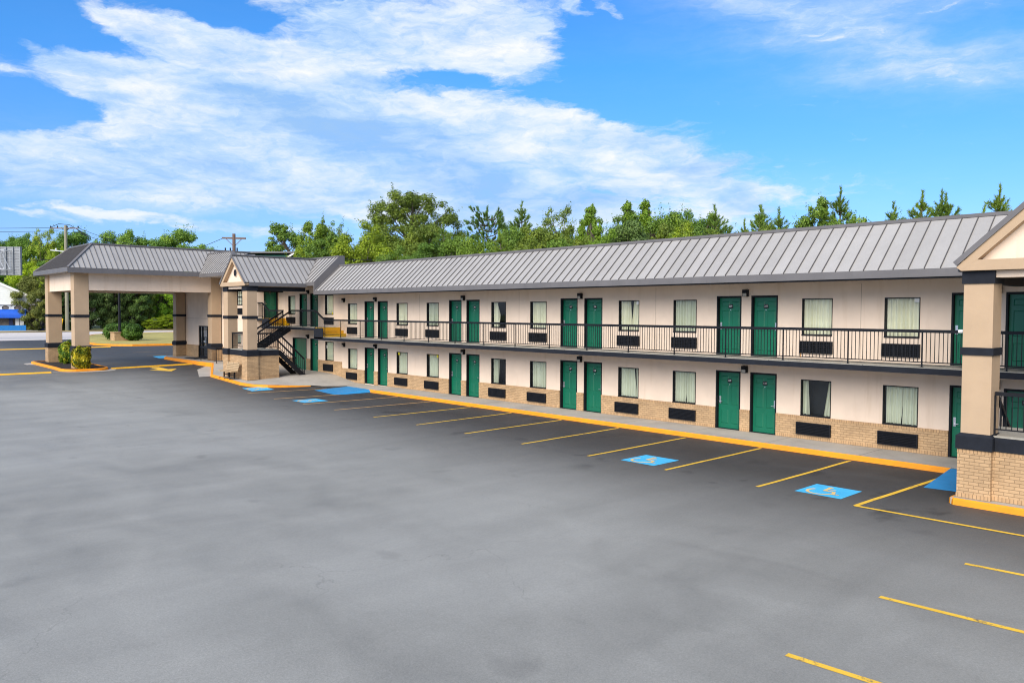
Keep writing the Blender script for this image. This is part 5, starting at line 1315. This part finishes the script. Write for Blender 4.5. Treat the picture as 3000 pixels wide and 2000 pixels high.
UV = nd(nt, 'ShaderNodeCombineXYZ'); nt.links.new(U, UV.inputs[0]); nt.links.new(V, UV.inputs[1]); UV = UV.outputs[0]
def mapv(vec, sx, sy, rot=0, off=(0, 0, 0)):
    n = nd(nt, 'ShaderNodeMapping'); n.inputs['Scale'].default_value = (sx, sy, 1); n.inputs['Rotation'].default_value = (0, 0, R(rot)); n.inputs['Location'].default_value = off
    nt.links.new(vec, n.inputs['Vector']); return n.outputs[0]
# wind-blown warp so blob outlines fray
wn = nd(nt, 'ShaderNodeTexNoise'); wn.inputs['Scale'].default_value = 1; wn.inputs['Detail'].default_value = 5; wn.inputs['Roughness'].default_value = .6; nt.links.new(mapv(UV, .22, .5), wn.inputs['Vector'])
wv = nd(nt, 'ShaderNodeVectorMath', operation='SUBTRACT'); nt.links.new(wn.outputs['Color'], wv.inputs[0]); wv.inputs[1].default_value = (.5, .5, .5)
ws = nd(nt, 'ShaderNodeVectorMath', operation='MULTIPLY'); nt.links.new(wv.outputs[0], ws.inputs[0]); ws.inputs[1].default_value = (5.0, 1.9, 0)
wa = nd(nt, 'ShaderNodeVectorMath', operation='ADD'); nt.links.new(UV, wa.inputs[0]); nt.links.new(ws.outputs[0], wa.inputs[1]); WUV = wa.outputs[0]
sw = nd(nt, 'ShaderNodeSeparateXYZ'); nt.links.new(WUV, sw.inputs[0]); WU, WV = sw.outputs[0], sw.outputs[1]
BLOBS = [
(78.5,17.4,3.4,2.2,0,-.9),(80,12.2,2.6,1.3,0,-.6),(47,11.0,9,1.8,6,.35),
(59.27,17.94,10.27,3.25,-8,1),
(47.17,19.01,4.67,2.40,10,1),
(71.40,17.77,4.78,0.76,9,0.9),
(63.90,15.44,8.76,1.85,12,0.9),
(73.84,14.73,5.63,1.02,18,0.8),
(70.02,12.53,9.07,1.72,9,0.9),
(75.85,9.44,7.47,1.58,6,0.9),
(60.48,11.43,11.45,2.99,8,1),
(47.64,12.94,10.59,2.45,10,1),
(37.83,10.72,6.20,1.45,18,1),
(31.45,8.53,3.86,0.46,8,0.7),
(31.44,7.49,1.83,0.82,10,0.7),
(71.55,6.08,8.04,0.44,5,0.6),
(79.04,5.96,2.17,0.29,5,0.45),
(24.36,17.69,7.31,1.12,20,0.42),
(17.41,14.69,5.42,0.89,3,0.42),
(19.00,18.91,7.72,0.77,-3,0.4),
(40.09,20.92,1.45,0.38,35,0.6),
(39.48,19.52,0.72,0.77,10,0.4),
(42.52,21.10,1.70,0.38,20,0.55),
(78.68,16.05,0.99,0.27,15,0.5),
(79.41,14.34,1.06,0.19,5,0.4),
(35.02,14.84,0.59,0.22,10,0.3),
(32.68,14.45,0.42,0.22,20,0.3),
(44.65,7.24,12.26,1.46,4,0.6),
(66.20,8.16,16.12,1.37,3,0.6),
(53.78,16.13,4.14,0.78,-3,-1),
(49.62,14.77,4.93,0.32,4,-0.35),
(77.66,12.32,2.41,1.11,0,-0.9),
(67.17,19.41,5.73,1.02,10,-1),
(72.03,16.18,6.85,0.57,8,-0.6),
(38.62,17.98,5.96,2.63,0,-1),
(42.24,14.98,7.29,0.68,6,-0.5),
(79.01,7.30,2.90,0.37,4,-0.5),
(72.92,9.81,2.84,0.60,10,-0.45),
(73.56,6.74,8.64,0.26,4,-0.3),
]
def blob_sum(bl, U_, V_):
    acc = None
    for (u, v, su, sv, rot, a) in bl:
        c, s = math.cos(R(rot)), math.sin(R(rot))
        # U grows to the left in the view: a positive rot slopes down to the right
        du = math_(nt, 'SUBTRACT', U_, u); dv = math_(nt, 'SUBTRACT', V_, v)
        p = math_(nt, 'MULTIPLY_ADD', du, c / su, math_(nt, 'MULTIPLY', dv, s / su)); q = math_(nt, 'MULTIPLY_ADD', dv, c / sv, math_(nt, 'MULTIPLY', du, -s / sv))
        r2 = math_(nt, 'MULTIPLY_ADD', p, p, math_(nt, 'MULTIPLY', q, q))
        g = math_(nt, 'DIVIDE', a, math_(nt, 'ADD', 1., math_(nt, 'POWER', r2, 2.)))
        acc = g if acc is None else math_(nt, 'ADD', acc, g)
    return acc
dens = blob_sum(BLOBS, WU, WV)
# generic cloud cover for the part of the sky behind the viewer
back = maprange(nt, math_(nt, 'ABSOLUTE', math_(nt, 'SUBTRACT', U, 47)), 55, 85, 0, 1, True)
bn = nd(nt, 'ShaderNodeTexNoise'); bn.inputs['Scale'].default_value = 2.2; bn.inputs['Detail'].default_value = 6; nt.links.new(D, bn.inputs['Vector'])
hi = maprange(nt, V, 22, 30, 0, 1, True)
gen = math_(nt, 'MULTIPLY', math_(nt, 'MAXIMUM', back, hi), maprange(nt, bn.outputs['Fac'], .42, .60, 0, 1.1))
dens = math_(nt, 'ADD', dens, gen)
f1 = noise(nt, mapv(WUV, .16, .5, 6), 1, 9, .62, .4); f2 = noise(nt, mapv(UV, .09, .30, 8), 1, 6, .55, .8)
f4 = noise(nt, mapv(WUV, .6, 1.9, 8), 1, 8, .65, .3)
dens = math_(nt, 'MULTIPLY_ADD', math_(nt, 'SUBTRACT', f4, .5), .75, dens)
d2 = math_(nt, 'ADD', dens, math_(nt, 'MULTIPLY', math_(nt, 'SUBTRACT', f1, .5), 1.25))
alpha = maprange(nt, d2, .12, .86, 0, .97, True)
VEIL = [(26, 18.4, 9, 1.5, 20, .55), (18, 15.2, 7, 1.3, 4, .6), (20, 19.6, 9, 1.2, -3, .5), (31, 20.2, 5, .9, 14, .3), (46, 9.0, 14, 1.6, 4, .5), (66, 7.6, 16, 1.2, 3, .55), (57, 13.0, 9, 2.2, 10, .45), (75, 8.0, 7, 1.6, 3, .4)]
f3 = noise(nt, mapv(WUV, .12, .75, 9), 1, 8, .66, .5)
veil = math_(nt, 'MULTIPLY', blob_sum(VEIL, WU, WV), maprange(nt, f3, .28, .68, .35, 1.15))
alpha = math_(nt, 'MAXIMUM', alpha, math_(nt, 'MINIMUM', veil, .9))
alpha = math_(nt, 'MULTIPLY', alpha, maprange(nt, math_(nt, 'ADD', math_(nt, 'MULTIPLY', f1, .6), math_(nt, 'MULTIPLY', f4, .4)), .36, .56, .76, 1.0))
lowfade = maprange(nt, V, .0, 4, 0, 1, True); alpha = math_(nt, 'MULTIPLY', alpha, lowfade)
# thick parts bright, thin or shaded parts blue-grey
lit = math_(nt, 'ADD', math_(nt, 'MULTIPLY', f2, 1.35), math_(nt, 'MULTIPLY_ADD', f1, .35, math_(nt, 'MULTIPLY', math_(nt, 'SUBTRACT', f4, .5), .5)))
GREY = [(62.5, 13.6, 8.5, 1.3, 14, -.55), (55, 10.5, 7, 1.6, 12, -.5), (51, 12.3, 4, .9, 12, -.35), (44, 8.2, 7, 1.1, 3, -.3), (68, 15.2, 5, .7, 10, -.25), (58, 16.6, 4, 1.0, 0, -.2), (48.5, 18.6, 3.2, 1.8, 0, .35), (53.5, 14.3, 3.5, .9, 10, .35), (42, 11.0, 3.5, .6, 8, .35), (38, 10.2, 4, .8, 20, .35), (68, 11.2, 4, .9, 8, .25), (69, 17.7, 4, .5, 9, .3)]
lit = math_(nt, 'MULTIPLY_ADD', blob_sum(GREY, WU, WV), .42, lit)
ccol = ramp(nt, maprange(nt, lit, .50, 1.20), [(0, (.34, .57, .92)), (.35, (.54, .73, .98)), (.7, (.82, .90, 1.0)), (1, (1.0, 1.0, 1.0))])
CK = 5.9
cs = nd(nt, 'ShaderNodeVectorMath', operation='SCALE'); cs.inputs['Scale'].default_value = CK; nt.links.new(ccol, cs.inputs[0])
# saturate the clear sky the way the photograph does
hs = nd(nt, 'ShaderNodeHueSaturation'); hs.inputs['Saturation'].default_value = 1.1; hs.inputs['Value'].default_value = 1.0; nt.links.new(sky.outputs[0], hs.inputs['Color'])
skc = mixc(nt, 1, hs.outputs[0], mixc(nt, maprange(nt, V, 1, 17), (.48, .58, 1.02), (.33, .80, 1.24)), 'MULTIPLY')
nt.links.new(mixc(nt, alpha, skc, cs.outputs[0]), bg.inputs[0])

sun = bpy.data.lights.new('sun', 'SUN'); sun.energy = 2.6; sun.angle = R(48); sun.color = (1, .90, .78)
so = bpy.data.objects.new('sun', sun); COL.objects.link(so)
sd = Vector((math.sin(SUN_AZ) * math.cos(SUN_EL), math.cos(SUN_AZ) * math.cos(SUN_EL), math.sin(SUN_EL)))
so.rotation_euler = (-sd).to_track_quat('-Z', 'Y').to_euler(); so.location = (0, -40, 60)

# ------------------------------------------------------------------ camera
cam = bpy.data.cameras.new('camera'); co = bpy.data.objects.new('camera', cam); COL.objects.link(co)
cam.sensor_width = 36; cam.lens = 2300 / 3000 * 36; cam.clip_end = 3000; cam.clip_start = .1
yaw, pitch, roll = 0.8220746289635699, -0.03737690718879518, 0.003048594799745629
fwd = Vector((-math.sin(yaw) * math.cos(pitch), math.cos(yaw) * math.cos(pitch), math.sin(pitch))); r_ = Vector((math.cos(yaw), math.sin(yaw), 0)); u_ = r_.cross(fwd)
rr_ = r_ * math.cos(roll) + u_ * math.sin(roll); uu = -r_ * math.sin(roll) + u_ * math.cos(roll)
co.matrix_world = Matrix(((rr_.x, uu.x, -fwd.x, 0), (rr_.y, uu.y, -fwd.y, -24.7850071696291), (rr_.z, uu.z, -fwd.z, 4.173754697557518), (0, 0, 0, 1)))
sc.camera = co
sc.render.engine = 'CYCLES'
sc.view_settings.view_transform = 'Standard'; sc.view_settings.look = 'None'; sc.view_settings.exposure = 1.13; sc.view_settings.gamma = 1
sc.cycles.filter_width = 1.1; sc.cycles.max_bounces = 6; sc.cycles.transparent_max_bounces = 12; sc.cycles.use_denoising = True
sc.render.film_transparent = False
